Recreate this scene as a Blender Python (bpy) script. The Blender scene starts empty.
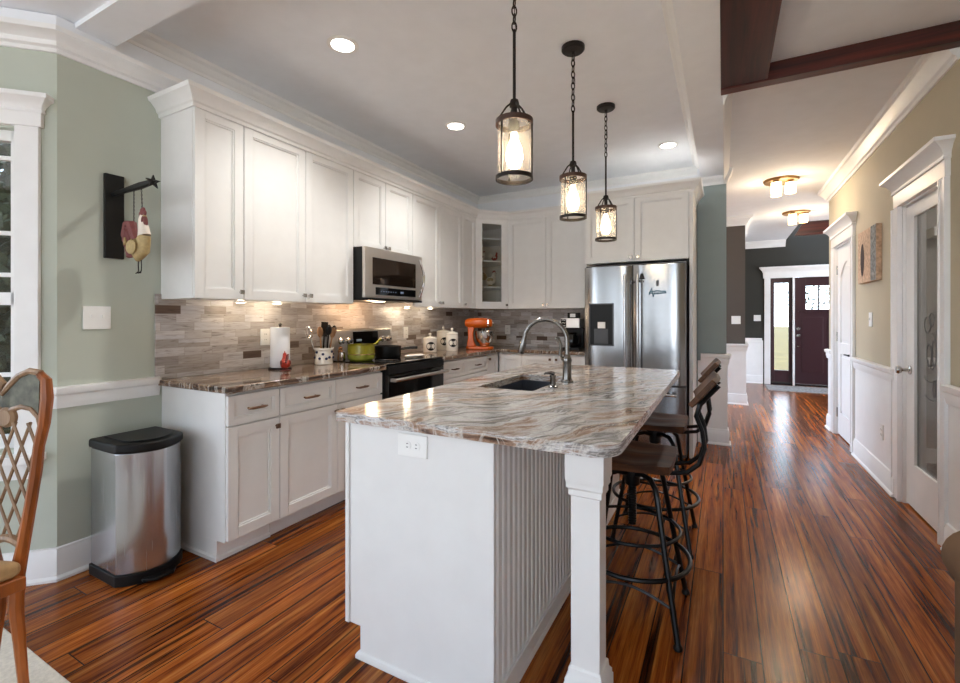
import bpy, bmesh, math, random
from mathutils import Vector, Matrix
PI = math.pi
R = math.radians
SC = bpy.context.scene
COL = SC.collection
# ------------------------------------------------------------------ camera
YAW = math.atan(243 / 455)
cd = bpy.data.cameras.new('camera'); cam = bpy.data.objects.new('camera', cd); COL.objects.link(cam)
cam.location = (0, 0, 1.2625); cam.rotation_euler = (PI / 2, 0, YAW)
cd.sensor_width = 36; cd.sensor_fit = 'HORIZONTAL'; cd.lens = 455 / 960 * 36
cd.shift_y = -23.5 / 960; cd.clip_start = 0.05; cd.clip_end = 200
SC.camera = cam
# ------------------------------------------------------------------ world, sun, exposure
w = bpy.data.worlds.new('world'); SC.world = w; w.use_nodes = True
wn = w.node_tree.nodes; wl = w.node_tree.links
bgn = wn['Background']
tc = wn.new('ShaderNodeTexCoord'); sx = wn.new('ShaderNodeSeparateXYZ'); cr = wn.new('ShaderNodeValToRGB')
mr = wn.new('ShaderNodeMath'); mr.operation = 'MULTIPLY_ADD'; mr.inputs[1].default_value = 0.5; mr.inputs[2].default_value = 0.5
wl.new(tc.outputs['Generated'], sx.inputs[0]); wl.new(sx.outputs['Z'], mr.inputs[0]); wl.new(mr.outputs[0], cr.inputs[0]); wl.new(cr.outputs[0], bgn.inputs[0])
cr.color_ramp.elements[0].position = 0.485; cr.color_ramp.elements[0].color = (0.93, 0.965, 1.0, 1)
cr.color_ramp.elements[1].position = 1.0; cr.color_ramp.elements[1].color = (0.46, 0.60, 0.85, 1)
el = cr.color_ramp.elements.new(0.515); el.color = (0.61, 0.70, 0.80, 1)
bgn.inputs[1].default_value = 4.5
SC.view_settings.view_transform = 'Standard'
SC.view_settings.look = 'None'
SC.view_settings.gamma = 1.0
SC.view_settings.use_curve_mapping = False
SC.view_settings.exposure = 0.80
SC.render.film_transparent = False
SC.cycles.max_bounces = 10
SC.cycles.diffuse_bounces = 6
SC.cycles.glossy_bounces = 5
SC.cycles.transmission_bounces = 8
SC.cycles.transparent_max_bounces = 8
SC.cycles.sample_clamp_indirect = 6
SC.cycles.caustics_reflective = False
SC.cycles.caustics_refractive = False
SC.cycles.use_denoising = True
K_LAMP = 1.0

# ------------------------------------------------------------------ materials
def srgb(r, g, b):
    f = lambda c: (c / 255) / 12.92 if c / 255 <= 0.04045 else (((c / 255) + 0.055) / 1.055) ** 2.4
    return (f(r), f(g), f(b), 1)

class NT:
    def __init__(s, name):
        s.m = bpy.data.materials.new(name); s.m.use_nodes = True
        s.n = s.m.node_tree.nodes; s.l = s.m.node_tree.links; s.b = s.n['Principled BSDF']
    def new(s, t, **k):
        n = s.n.new('ShaderNode' + t)
        for a, v in k.items(): setattr(n, a, v)
        return n
    def link(s, a, b): s.l.new(a, b)
    def val(s, sock, v):
        if hasattr(v, 'is_output'): s.l.new(v, sock)
        elif v is not None: sock.default_value = v
    def math(s, op, a, b=None, c=None, clamp=False):
        n = s.new('Math', operation=op); n.use_clamp = clamp
        s.val(n.inputs[0], a)
        if b is not None: s.val(n.inputs[1], b)
        if c is not None: s.val(n.inputs[2], c)
        return n.outputs[0]
    def comb(s, x, y, z):
        n = s.new('CombineXYZ'); s.val(n.inputs[0], x); s.val(n.inputs[1], y); s.val(n.inputs[2], z); return n.outputs[0]
    def noise(s, v, scale, detail=4, rough=0.55, dist=0.0):
        n = s.new('TexNoise'); n.inputs['Scale'].default_value = scale; n.inputs['Detail'].default_value = detail
        n.inputs['Roughness'].default_value = rough; n.inputs['Distortion'].default_value = dist
        if v is not None: s.l.new(v, n.inputs['Vector'])
        return n.outputs[0]
    def white(s, v):
        n = s.new('TexWhiteNoise', noise_dimensions='3D'); s.l.new(v, n.inputs['Vector']); return n.outputs['Value']
    def ramp(s, f, stops, interp='LINEAR'):
        n = s.new('ValToRGB'); s.l.new(f, n.inputs[0]); e = n.color_ramp.elements; n.color_ramp.interpolation = interp
        while len(e) < len(stops): e.new(0.5)
        for el, (p, c) in zip(e, stops): el.position = p; el.color = c
        return n.outputs[0]
    def mix(s, f, a, b, blend='MIX'):
        n = s.new('Mix', data_type='RGBA', blend_type=blend)
        s.val(n.inputs[0], f); s.val(n.inputs[6], a); s.val(n.inputs[7], b); return n.outputs[2]
    def bump(s, hgt, strength=0.2, dist=0.01):
        n = s.new('Bump'); n.inputs['Strength'].default_value = strength; n.inputs['Distance'].default_value = dist
        s.l.new(hgt, n.inputs['Height']); s.l.new(n.outputs[0], s.b.inputs['Normal'])
    def pos(s):
        g = s.new('NewGeometry'); x = s.new('SeparateXYZ'); s.l.new(g.outputs['Position'], x.inputs[0]); return g.outputs['Position'], x.outputs

def mat(name, col, rough=0.5, metal=0.0, noise=0.0, nscale=8.0, bump=0.0, bscale=200.0, **k):
    t = NT(name); t.b.inputs['Roughness'].default_value = rough; t.b.inputs['Metallic'].default_value = metal
    c = col if len(col) == 4 else (*col, 1)
    o = t.new('TexCoord').outputs['Object']
    n = t.noise(o, nscale, 3)
    d = tuple(max(0, v * (1 - max(noise, 0.02))) for v in c[:3]) + (1,)
    u = tuple(min(1, v * (1 + max(noise, 0.02))) for v in c[:3]) + (1,)
    t.link(t.ramp(n, [(0.3, d), (0.7, u)]), t.b.inputs['Base Color'])
    if bump: t.bump(t.noise(o, bscale, 2), bump, 0.002)
    for a, v in k.items(): t.b.inputs[a.replace('_', ' ')].default_value = v
    return t.m

def emis(name, col, strength):
    t = NT(name); t.b.inputs['Base Color'].default_value = (*col[:3], 1)
    t.b.inputs['Emission Color'].default_value = (*col[:3], 1); t.b.inputs['Emission Strength'].default_value = strength
    return t.m

def glass(name, col=(0.95, 0.97, 0.97), alpha=0.12, rough=0.02):
    # thin clear pane: mostly transparent with a gloss coat
    t = NT(name)
    tr = t.new('BsdfTransparent'); gl = t.new('BsdfGlossy'); mx = t.new('MixShader'); fr = t.new('Fresnel')
    tr.inputs[0].default_value = (*col, 1); gl.inputs['Roughness'].default_value = rough
    f = t.math('ADD', fr.outputs[0], alpha * 0.3)
    t.link(f, mx.inputs[0]); t.link(tr.outputs[0], mx.inputs[1]); t.link(gl.outputs[0], mx.inputs[2])
    t.link(mx.outputs[0], t.n['Material Output'].inputs[0])
    return t.m

def floor_mat():
    t = NT('hickory_floor'); P, (x, y, z) = t.pos()
    W = 0.128
    ci = t.math('FLOOR', t.math('DIVIDE', x, W))
    rc = t.white(t.comb(ci, 3.7, 1.1))
    L = 1.9
    yy = t.math('ADD', t.math('DIVIDE', y, L), t.math('MULTIPLY', rc, 7.3))
    ri = t.math('FLOOR', yy)
    rp = t.white(t.comb(ci, ri, 5.5)); rp2 = t.white(t.comb(ci, ri, 9.1))
    off = t.math('MULTIPLY', rp, 40.0)
    v = t.comb(t.math('ADD', t.math('MULTIPLY', x, 34.0), off), t.math('MULTIPLY', y, 1.15), off)
    n1 = t.noise(v, 1.0, 6, 0.62, 0.35)
    v2 = t.comb(t.math('ADD', t.math('MULTIPLY', x, 260.0), off), t.math('MULTIPLY', y, 9.0), off)
    n2 = t.noise(v2, 1.0, 3, 0.6)
    v3 = t.comb(t.math('ADD', t.math('MULTIPLY', x, 24.0), off), t.math('MULTIPLY', y, 0.75), t.math('ADD', off, 7.0))
    n3 = t.noise(v3, 1.0, 4, 0.6, 0.6)
    base = t.ramp(n1, [(0.28, srgb(36, 14, 7)), (0.36, srgb(98, 44, 17)), (0.43, srgb(158, 83, 31)), (0.55, srgb(192, 112, 45)), (0.70, srgb(226, 154, 76))])
    tone = t.ramp(rp2, [(0.0, srgb(176, 166, 160)), (0.5, srgb(214, 206, 198)), (1.0, srgb(250, 242, 232))])
    c = t.mix(0.9, base, tone, 'MULTIPLY')
    streak = t.ramp(n3, [(0.36, (1, 1, 1, 1)), (0.42, (0, 0, 0, 1))])
    c = t.mix(t.math('MULTIPLY', streak, 0.85), c, srgb(24, 9, 6))
    c = t.mix(0.55, c, t.ramp(n2, [(0.3, srgb(120, 110, 100)), (0.7, srgb(255, 250, 240))]), 'MULTIPLY')
    fx = t.math('FRACT', t.math('DIVIDE', x, W)); fy = t.math('FRACT', yy)
    ex = t.math('MINIMUM', fx, t.math('SUBTRACT', 1.0, fx)); ey = t.math('MINIMUM', fy, t.math('SUBTRACT', 1.0, fy))
    g = t.math('MAXIMUM', t.math('LESS_THAN', ex, 0.02), t.math('LESS_THAN', ey, 0.0010))
    c = t.mix(t.math('MULTIPLY', g, 0.92), c, srgb(20, 8, 5))
    t.link(c, t.b.inputs['Base Color'])
    t.link(t.math('ADD', 0.15, t.math('MULTIPLY', n2, 0.12)), t.b.inputs['Roughness'])
    t.b.inputs['Coat Weight'].default_value = 0.0
    t.b.inputs['Specular IOR Level'].default_value = 0.22
    h = t.math('ADD', t.math('MULTIPLY', n2, 0.25), t.math('MULTIPLY', g, -1.0))
    h = t.math('ADD', h, t.math('MULTIPLY', t.noise(P, 9.0, 2), 0.6))
    t.bump(h, 0.16, 0.004)
    return t.m

def granite(name, ang, stops, k=1.0):
    t = NT(name); P, o = t.pos()
    mp = t.new('Mapping'); mp.inputs['Rotation'].default_value = (0, 0, R(ang)); t.link(P, mp.inputs[0])
    warp = t.noise(mp.outputs[0], 1.6, 4, 0.6)
    sp = t.new('SeparateXYZ'); t.link(mp.outputs[0], sp.inputs[0])
    xx = t.math('ADD', t.math('MULTIPLY', sp.outputs[0], 9.0 * k), t.math('MULTIPLY', warp, 3.6 * k))
    v = t.comb(xx, t.math('MULTIPLY', sp.outputs[1], 0.9), t.math('MULTIPLY', sp.outputs[2], 26.0))
    n1 = t.noise(v, 1.0, 9, 0.58, 0.3)
    c = t.ramp(n1, stops)
    v2 = t.comb(t.math('MULTIPLY', xx, 1.7), t.math('MULTIPLY', sp.outputs[1], 2.6), 4.0)
    n2 = t.noise(v2, 1.0, 6, 0.6, 0.9)
    vein = t.ramp(n2, [(0.475, (0, 0, 0, 1)), (0.5, (1, 1, 1, 1)), (0.525, (0, 0, 0, 1))])
    c = t.mix(t.math('MULTIPLY', vein, 0.6), c, srgb(232, 228, 220))
    sp2 = t.noise(P, 160, 3, 0.7)
    c = t.mix(0.35, c, t.ramp(sp2, [(0.35, srgb(110, 105, 100)), (0.65, srgb(255, 255, 255))]), 'MULTIPLY')
    t.link(c, t.b.inputs['Base Color']); t.b.inputs['Roughness'].default_value = 0.13
    t.bump(sp2, 0.05, 0.002)
    return t.m

def mosaic(name, axis):
    t = NT(name); P, (x, y, z) = t.pos()
    u = y if axis == 'Y' else x
    H = 0.0495
    r = t.math('FLOOR', t.math('DIVIDE', z, H)); rr = t.white(t.comb(r, 2.0, 3.0)); r2 = t.white(t.comb(r, 8.0, 1.0))
    W = t.math('ADD', 0.13, t.math('MULTIPLY', r2, 0.06))
    uu = t.math('ADD', t.math('DIVIDE', u, W), t.math('MULTIPLY', rr, 5.0))
    bi = t.math('FLOOR', uu); k = t.white(t.comb(bi, r, 1.5)); k2 = t.white(t.comb(bi, r, 6.5))
    fu = t.math('FRACT', uu); fz = t.math('FRACT', t.math('DIVIDE', z, H))
    split = t.math('GREATER_THAN', k2, 0.85)
    kk = t.math('ADD', k, t.math('MULTIPLY', split, t.math('MULTIPLY', t.math('GREATER_THAN', fz, 0.5), 0.37)))
    kk = t.math('FRACT', kk)
    base = t.ramp(kk, [(0.0, srgb(84, 66, 56)), (0.03, srgb(110, 92, 82)), (0.06, srgb(172, 166, 162)), (0.22, srgb(190, 186, 184)), (0.42, srgb(214, 216, 222)), (0.62, srgb(176, 172, 172)), (0.8, srgb(224, 224, 226)), (1.0, srgb(164, 158, 156))])
    v = t.comb(t.math('MULTIPLY', u, 8.0), t.math('MULTIPLY', k, 50.0), t.math('MULTIPLY', z, 75.0))
    n = t.noise(v, 1.0, 5, 0.6, 1.2)
    c = t.mix(0.75, base, t.ramp(n, [(0.30, srgb(132, 116, 106)), (0.44, srgb(226, 220, 216)), (0.72, srgb(255, 255, 255))]), 'MULTIPLY')
    eu = t.math('MINIMUM', fu, t.math('SUBTRACT', 1.0, fu)); ez = t.math('MINIMUM', fz, t.math('SUBTRACT', 1.0, fz))
    g = t.math('MAXIMUM', t.math('LESS_THAN', eu, 0.008), t.math('LESS_THAN', ez, 0.02))
    c = t.mix(t.math('MULTIPLY', g, 0.7), c, srgb(160, 152, 144))
    t.link(c, t.b.inputs['Base Color']); t.b.inputs['Roughness'].default_value = 0.38
    t.bump(t.math('ADD', t.math('MULTIPLY', n, 0.5), t.math('MULTIPLY', k2, 0.6)), 0.35, 0.004)
    return t.m

def steel(name, col=(0.52, 0.53, 0.55), rough=0.24, along='Z'):
    t = NT(name); P, (x, y, z) = t.pos()
    s = 2.0
    v = t.comb(t.math('MULTIPLY', x, s if along == 'X' else 240.0), t.math('MULTIPLY', y, s if along == 'Y' else 240.0), t.math('MULTIPLY', z, s if along == 'Z' else 240.0))
    n = t.noise(v, 1.0, 2, 0.6)
    t.b.inputs['Metallic'].default_value = 1.0; t.b.inputs['Base Color'].default_value = (*col, 1)
    t.link(t.math('ADD', rough - 0.05, t.math('MULTIPLY', n, 0.12)), t.b.inputs['Roughness'])
    t.bump(n, 0.03, 0.001)
    return t.m

def woodm(name, dark, light, axis='Z', rough=0.4, sc=1.0):
    t = NT(name); o = t.new('TexCoord').outputs['Object']
    mp = t.new('Mapping'); t.link(o, mp.inputs[0])
    s = {'X': (2, 40, 40), 'Y': (40, 2, 40), 'Z': (40, 40, 2)}[axis]
    mp.inputs['Scale'].default_value = tuple(a * sc for a in s)
    n = t.noise(mp.outputs[0], 1.0, 5, 0.6, 0.6)
    t.link(t.ramp(n, [(0.3, dark), (0.68, light)]), t.b.inputs['Base Color']); t.b.inputs['Roughness'].default_value = rough
    t.bump(n, 0.1, 0.002)
    return t.m

MT = {}
MT['white'] = mat('white_cabinet_paint', srgb(231, 231, 230), 0.34)
MT['trim'] = mat('white_trim_paint', srgb(238, 238, 238), 0.36)
MT['ceil'] = mat('ceiling_paint', srgb(238, 241, 246), 0.85)
MT['sage'] = mat('sage_wall_paint', srgb(187, 193, 181), 0.8, noise=0.03, nscale=3)
MT['beige'] = mat('beige_wall_paint', srgb(192, 181, 158), 0.8, noise=0.03, nscale=3)
MT['greige'] = mat('bluegrey_wall_paint', srgb(148, 162, 162), 0.8)
MT['taupe'] = mat('taupe_wall_paint', srgb(86, 78, 72), 0.8)
MT['slate'] = mat('slate_wall_paint', srgb(52, 51, 46), 0.8)
MT['pantry'] = mat('grey_pantry_paint', srgb(150, 147, 142), 0.8)
MT['floor'] = floor_mat()
MT['gran_i'] = granite('island_granite', 32, [(0.30, srgb(56, 46, 42)), (0.37, srgb(120, 94, 78)), (0.43, srgb(172, 142, 120)), (0.47, srgb(212, 206, 200)), (0.505, srgb(124, 118, 116)), (0.54, srgb(228, 229, 230)), (0.60, srgb(160, 130, 110)), (0.68, srgb(222, 221, 219))], 0.62)
MT['gran_c'] = granite('counter_granite', 8, [(0.30, srgb(34, 26, 24)), (0.40, srgb(78, 58, 46)), (0.47, srgb(124, 98, 78)), (0.52, srgb(160, 134, 110)), (0.57, srgb(84, 66, 56)), (0.66, srgb(134, 110, 90)), (0.74, srgb(170, 156, 142))])
MT['mosL'] = mosaic('mosaic_left', 'Y')
MT['mosB'] = mosaic('mosaic_back', 'X')
MT['steel'] = steel('brushed_steel')
MT['steelH'] = steel('brushed_steel_horizontal', (0.64, 0.60, 0.56), 0.34, along='Y')
MT['nickel'] = mat('nickel', (0.50, 0.48, 0.45), 0.25, 1.0)
MT['dnickel'] = mat('dark_brushed_nickel', (0.2, 0.19, 0.18), 0.22, 1.0)
MT['chrome'] = mat('chrome', (0.8, 0.8, 0.8), 0.1, 1.0)
MT['dbronze'] = mat('dark_bronze', srgb(38, 33, 31), 0.42, 0.6)
MT['lbrown'] = mat('brown_lantern_band', srgb(70, 48, 38), 0.45, 0.3)
MT['bronze'] = mat('aged_brass', srgb(150, 116, 76), 0.35, 0.9)
MT['pull'] = mat('bronze_pull', srgb(110, 84, 68), 0.32, 0.9)
MT['black'] = mat('black_plastic', srgb(12, 12, 13), 0.45, Specular_IOR_Level=0.3)
MT['blackgl'] = mat('black_glass', srgb(8, 8, 9), 0.06)
MT['mwglass'] = mat('smoked_mirror_glass', srgb(58, 46, 38), 0.05, 0.75)
MT['dgrey'] = mat('dark_grey_plastic', srgb(62, 63, 66), 0.4)
MT['blackmetal'] = mat('black_powder_coat', srgb(18, 19, 21), 0.3, 0.5)
MT['beam'] = woodm('beam_wood', srgb(20, 6, 5), srgb(96, 36, 26), 'X', 0.45, 0.5)
MT['beamY'] = woodm('beam_wood_lengthwise', srgb(20, 7, 6), srgb(86, 36, 27), 'Y', 0.45, 0.5)
MT['seat'] = woodm('stool_seat_wood', srgb(52, 32, 22), srgb(106, 68, 44), 'X', 0.42, 0.6); MT['seat'].node_tree.nodes['Principled BSDF'].inputs['Specular IOR Level'].default_value = 0.2
MT['slat'] = woodm('stool_back_wood', srgb(46, 32, 24), srgb(98, 66, 44), 'Y', 0.5, 0.6); MT['slat'].node_tree.nodes['Principled BSDF'].inputs['Specular IOR Level'].default_value = 0.2
MT['door'] = mat('oxblood_door_paint', srgb(54, 26, 32), 0.35)
MT['plate'] = mat('switch_plate', srgb(240, 240, 238), 0.35)
MT['glass'] = glass('clear_glass')
def lampglass():
    t = NT('seeded_lamp_glass'); tr = t.new('BsdfTransparent'); tl = t.new('BsdfTranslucent'); gl = t.new('BsdfGlossy'); m1 = t.new('MixShader'); m2 = t.new('MixShader')
    tr.inputs[0].default_value = (0.98, 0.95, 0.90, 1); tl.inputs[0].default_value = (0.95, 0.90, 0.82, 1); gl.inputs['Roughness'].default_value = 0.08
    lw = t.new('LayerWeight'); lw.inputs[0].default_value = 0.25
    t.link(t.math('MULTIPLY', lw.outputs['Facing'], 0.35), m2.inputs[0]); m1.inputs[0].default_value = 0.06
    t.link(tr.outputs[0], m1.inputs[1]); t.link(tl.outputs[0], m1.inputs[2]); t.link(m1.outputs[0], m2.inputs[1]); t.link(gl.outputs[0], m2.inputs[2])
    t.link(m2.outputs[0], t.n['Material Output'].inputs[0]); return t.m
MT['amberglass'] = lampglass()
MT['bulb'] = emis('warm_bulb', (1.0, 0.82, 0.58), 26)
MT['shade_on'] = emis('lit_frosted_shade', (1.0, 0.74, 0.42), 3.2)
MT['can_on'] = emis('downlight_lens', (1.0, 0.93, 0.84), 14)
MT['puck_on'] = emis('puck_lens', (1.0, 0.88, 0.70), 5)
MT['orange'] = mat('orange_enamel', srgb(200, 88, 4), 0.3)
MT['paper'] = mat('paper_towel', srgb(240, 242, 245), 0.9, bump=0.2)
MT['ceramic'] = mat('white_ceramic', srgb(232, 228, 220), 0.2)
MT['pot'] = mat('green_yellow_enamel', srgb(132, 126, 34), 0.25, noise=0.15, nscale=10)
MT['potlow'] = mat('yellow_green_enamel', srgb(128, 134, 48), 0.25)
MT['navy'] = mat('navy_glaze', srgb(34, 46, 84), 0.3)
MT['red'] = mat('red_glaze', srgb(168, 42, 24), 0.3, noise=0.2, nscale=60)
MT['maroon'] = mat('maroon_paint', srgb(112, 56, 54), 0.6, noise=0.15, nscale=60)
MT['cream'] = mat('cream_paint', srgb(226, 214, 200), 0.6)
MT['straw'] = mat('tan_paint', srgb(168, 146, 100), 0.7, noise=0.15, nscale=80)
MT['spoon'] = woodm('spoon_wood', srgb(120, 84, 56), srgb(182, 142, 104), 'Z', 0.6)
MT['chairwood'] = woodm('carved_chair_wood', srgb(92, 46, 20), srgb(176, 98, 42), 'Z', 0.32, 0.6)
MT['chairgold'] = woodm('faded_gilt_wood', srgb(112, 86, 62), srgb(168, 136, 104), 'Z', 0.45, 0.8)
MT['paintpanel'] = mat('painted_panel', srgb(84, 84, 70), 0.45, noise=0.55, nscale=26)
MT['upholst'] = mat('tan_upholstery', srgb(176, 140, 96), 0.8, noise=0.12, nscale=40, bump=0.3)
MT['suede'] = mat('brown_suede', srgb(120, 92, 68), 0.9, noise=0.08, nscale=14, bump=0.3)
MT['rug'] = mat('cream_shag', srgb(206, 200, 188), 0.95, noise=0.12, nscale=60, bump=0.9, bscale=120)
MT['leaf'] = mat('leaves', srgb(46, 52, 28), 0.7, noise=0.5, nscale=12)
MT['bark'] = mat('bark', srgb(84, 66, 50), 0.9)
MT['lawn'] = mat('dry_lawn', srgb(118, 96, 42), 0.9, noise=0.25, nscale=2)
MT['mat'] = mat('woven_mat', srgb(150, 148, 146), 0.9, noise=0.6, nscale=28)
MT['sinkm'] = steel('dark_sink_steel', (0.20, 0.21, 0.24), 0.3, 'X')
MT['carpet'] = mat('grey_pantry_floor', srgb(96, 94, 92), 0.9, noise=0.15, nscale=40)
MT['teal'] = mat('teal_enamel', srgb(40, 96, 116), 0.4)
MT['canvasR'] = mat('rooster_painting', srgb(196, 166, 140), 0.8, noise=0.3, nscale=30)
MT['canvasG'] = mat('grey_painting_strip', srgb(128, 130, 130), 0.8, noise=0.6, nscale=34)
MT['etch'] = mat('etched_frosting', srgb(92, 92, 92), 0.8)
def frosted():
    t = NT('frosted_door_glass'); tr = t.new('BsdfTransparent'); mx = t.new('MixShader')
    tr.inputs[0].default_value = (0.82, 0.82, 0.82, 1); mx.inputs[0].default_value = 0.22
    t.b.inputs['Base Color'].default_value = (0.40, 0.39, 0.38, 1); t.b.inputs['Roughness'].default_value = 0.12
    t.link(tr.outputs[0], mx.inputs[1]); t.link(t.b.outputs[0], mx.inputs[2]); t.link(mx.outputs[0], t.n['Material Output'].inputs[0]); return t.m
MT['frost'] = frosted()

# ------------------------------------------------------------------ mesh helpers
class MB:
    def __init__(s): s.b = bmesh.new()
    def box(s, x0, x1, y0, y1, z0, z1):
        v = [s.b.verts.new(p) for p in ((x0, y0, z0), (x1, y0, z0), (x1, y1, z0), (x0, y1, z0), (x0, y0, z1), (x1, y0, z1), (x1, y1, z1), (x0, y1, z1))]
        for f in ((0, 3, 2, 1), (4, 5, 6, 7), (0, 1, 5, 4), (1, 2, 6, 5), (2, 3, 7, 6), (3, 0, 4, 7)): s.b.faces.new([v[i] for i in f])
        return s
    def prism(s, poly, z0, z1):
        n = len(poly)
        a = [s.b.verts.new((x, y, z0)) for x, y in poly]; c = [s.b.verts.new((x, y, z1)) for x, y in poly]
        s.b.faces.new(a[::-1]); s.b.faces.new(c)
        for i in range(n): s.b.faces.new((a[i], a[(i + 1) % n], c[(i + 1) % n], c[i]))
        return s
    def extr(s, pts, vec):
        vec = Vector(vec); a = [s.b.verts.new(p) for p in pts]; c = [s.b.verts.new(Vector(p) + vec) for p in pts]
        s.b.faces.new(a[::-1]); s.b.faces.new(c); n = len(pts)
        for i in range(n): s.b.faces.new((a[i], a[(i + 1) % n], c[(i + 1) % n], c[i]))
        return s
    def tube(s, pts, r, seg=10, closed=False, cap=True, flat=None):
        pts = [Vector(p) for p in pts]; n = len(pts)
        rr = r if isinstance(r, (list, tuple)) else [r] * n
        rings = []; up = None
        for i, p in enumerate(pts):
            if closed: d = pts[(i + 1) % n] - pts[i - 1]
            else: d = pts[min(i + 1, n - 1)] - pts[max(i - 1, 0)]
            d.normalize()
            if up is None:
                up = Vector((0, 0, 1)) if abs(d.z) < 0.9 else Vector((1, 0, 0))
            a = d.cross(up).normalized(); bb = a.cross(d).normalized(); up = bb
            k = flat if flat else 1.0
            rings.append([s.b.verts.new(p + (a * math.cos(2 * PI * j / seg) + bb * math.sin(2 * PI * j / seg) * k) * rr[i]) for j in range(seg)])
        m = n if closed else n - 1
        for i in range(m):
            A, B = rings[i], rings[(i + 1) % n]
            for j in range(seg): s.b.faces.new((A[j], A[(j + 1) % seg], B[(j + 1) % seg], B[j]))
        if cap and not closed: s.b.faces.new(rings[0][::-1]); s.b.faces.new(rings[-1])
        return s
    def lathe(s, prof, c=(0, 0, 0), seg=24, axis='Z', sx=1.0, sy=1.0, cap=True):
        cap = cap and prof[0] != prof[-1]
        c = Vector(c); rings = []
        for r, h in prof:
            ring = []
            for j in range(seg):
                a = 2 * PI * j / seg; x, y = r * math.cos(a) * sx, r * math.sin(a) * sy
                p = {'Z': (x, y, h), 'X': (h, x, y), 'Y': (x, h, y)}[axis]
                ring.append(s.b.verts.new(c + Vector(p)))
            rings.append(ring)
        for A, B in zip(rings, rings[1:]):
            for j in range(seg): s.b.faces.new((A[j], A[(j + 1) % seg], B[(j + 1) % seg], B[j]))
        if cap and prof[0][0] > 1e-6: s.b.faces.new(rings[0][::-1])
        if cap and prof[-1][0] > 1e-6: s.b.faces.new(rings[-1])
        return s
    def ball(s, c, r, seg=16, rot=None):
        r = r if isinstance(r, (tuple, list)) else (r, r, r)
        m = Matrix.Translation(c) @ (rot.to_4x4() if rot else Matrix.Identity(4)) @ Matrix.Diagonal((*r, 1))
        bmesh.ops.create_uvsphere(s.b, u_segments=seg, v_segments=max(6, seg // 2), radius=1, matrix=m); return s
    def sweep(s, path, prof, closed=False):
        """profile (out, z) swept along 2-D path; 'out' is to the right of travel, mitred"""
        n = len(path); P = [Vector(p) for p in path]; rings = []
        for i in range(n):
            if closed: d0, d1 = (P[i] - P[i - 1]).normalized(), (P[(i + 1) % n] - P[i]).normalized()
            else:
                d0 = (P[i] - P[i - 1]).normalized() if i else (P[1] - P[0]).normalized()
                d1 = (P[i + 1] - P[i]).normalized() if i < n - 1 else d0
            n0, n1 = Vector((d0.y, -d0.x)), Vector((d1.y, -d1.x))
            m = n0 + n1; m = m / max(0.2, m.dot(n0)) if m.length > 1e-6 else n0
            rings.append([s.b.verts.new((P[i].x + m.x * o, P[i].y + m.y * o, z)) for o, z in prof])
        k = len(prof)
        for i in range(n if closed else n - 1):
            A, B = rings[i], rings[(i + 1) % n]
            for j in range(k): s.b.faces.new((A[j], A[(j + 1) % k], B[(j + 1) % k], B[j]))
        if not closed: s.b.faces.new(rings[0][::-1]); s.b.faces.new(rings[-1])
        return s
    def build(s, name, m, parent=None, bevel=0.0, smooth=True, seg=2, weld=True, angle=35):
        if weld: bmesh.ops.remove_doubles(s.b, verts=s.b.verts, dist=1e-5)
        bmesh.ops.recalc_face_normals(s.b, faces=s.b.faces)
        me = bpy.data.meshes.new(name); s.b.to_mesh(me); s.b.free()
        me.materials.append(MT[m] if isinstance(m, str) else m)
        if smooth:
            me.polygons.foreach_set('use_smooth', [True] * len(me.polygons)); me.set_sharp_from_angle(angle=R(angle))
        o = bpy.data.objects.new(name, me); COL.objects.link(o)
        if parent: o.parent = parent
        if bevel:
            b = o.modifiers.new('bevel', 'BEVEL'); b.width = bevel; b.segments = seg; b.limit_method = 'ANGLE'; b.angle_limit = R(40)
            b.harden_normals = True
        return o

def tag(o, label, cat, group=None):
    o['label'] = label; o['category'] = cat
    if group: o['group'] = group
    return o
def thing(name, label, cat, loc=(0, 0, 0), rz=0.0, group=None):
    o = bpy.data.objects.new(name, None); COL.objects.link(o); o.empty_display_size = 0.1
    o.location = loc; o.rotation_euler = (0, 0, rz); return tag(o, label, cat, group)
def struct(o, label=None):
    o['kind'] = 'structure'
    if label: o['label'] = label
    return o
def copy_tree(o, parent=None):
    c = o.copy(); COL.objects.link(c)
    if parent: c.parent = parent
    for ch in list(o.children): copy_tree(ch, c)
    return c
def lamp(parent, loc, power, col=(1, 0.85, 0.65), size=0.05, spot=None, name='light'):
    ld = bpy.data.lights.new(name, 'SPOT' if spot else 'POINT'); ld.energy = power * K_LAMP; ld.color = col; ld.shadow_soft_size = size
    if spot: ld.spot_size = R(spot); ld.spot_blend = 0.8
    o = bpy.data.objects.new(name, ld); COL.objects.link(o); o.location = loc; o.parent = parent; return o

# ================================================================== STRUCTURE
XL, XR, YB = -2.84, 1.085, 5.25          # left wall, right wall, kitchen back wall
Y0 = -3.2
struct(MB().box(-5.2, 4.2, Y0, 11.0, -0.08, 0).build('floor', 'floor', smooth=False), 'reddish brown hickory plank floor')
# left walls (bay wall at 45 degrees, then kitchen wall)
cy = 0.977
struct(MB().box(XL - 0.12, XL, cy, YB + 0.12, 0, 2.95).build('wall_left', 'sage', smooth=False))
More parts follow.
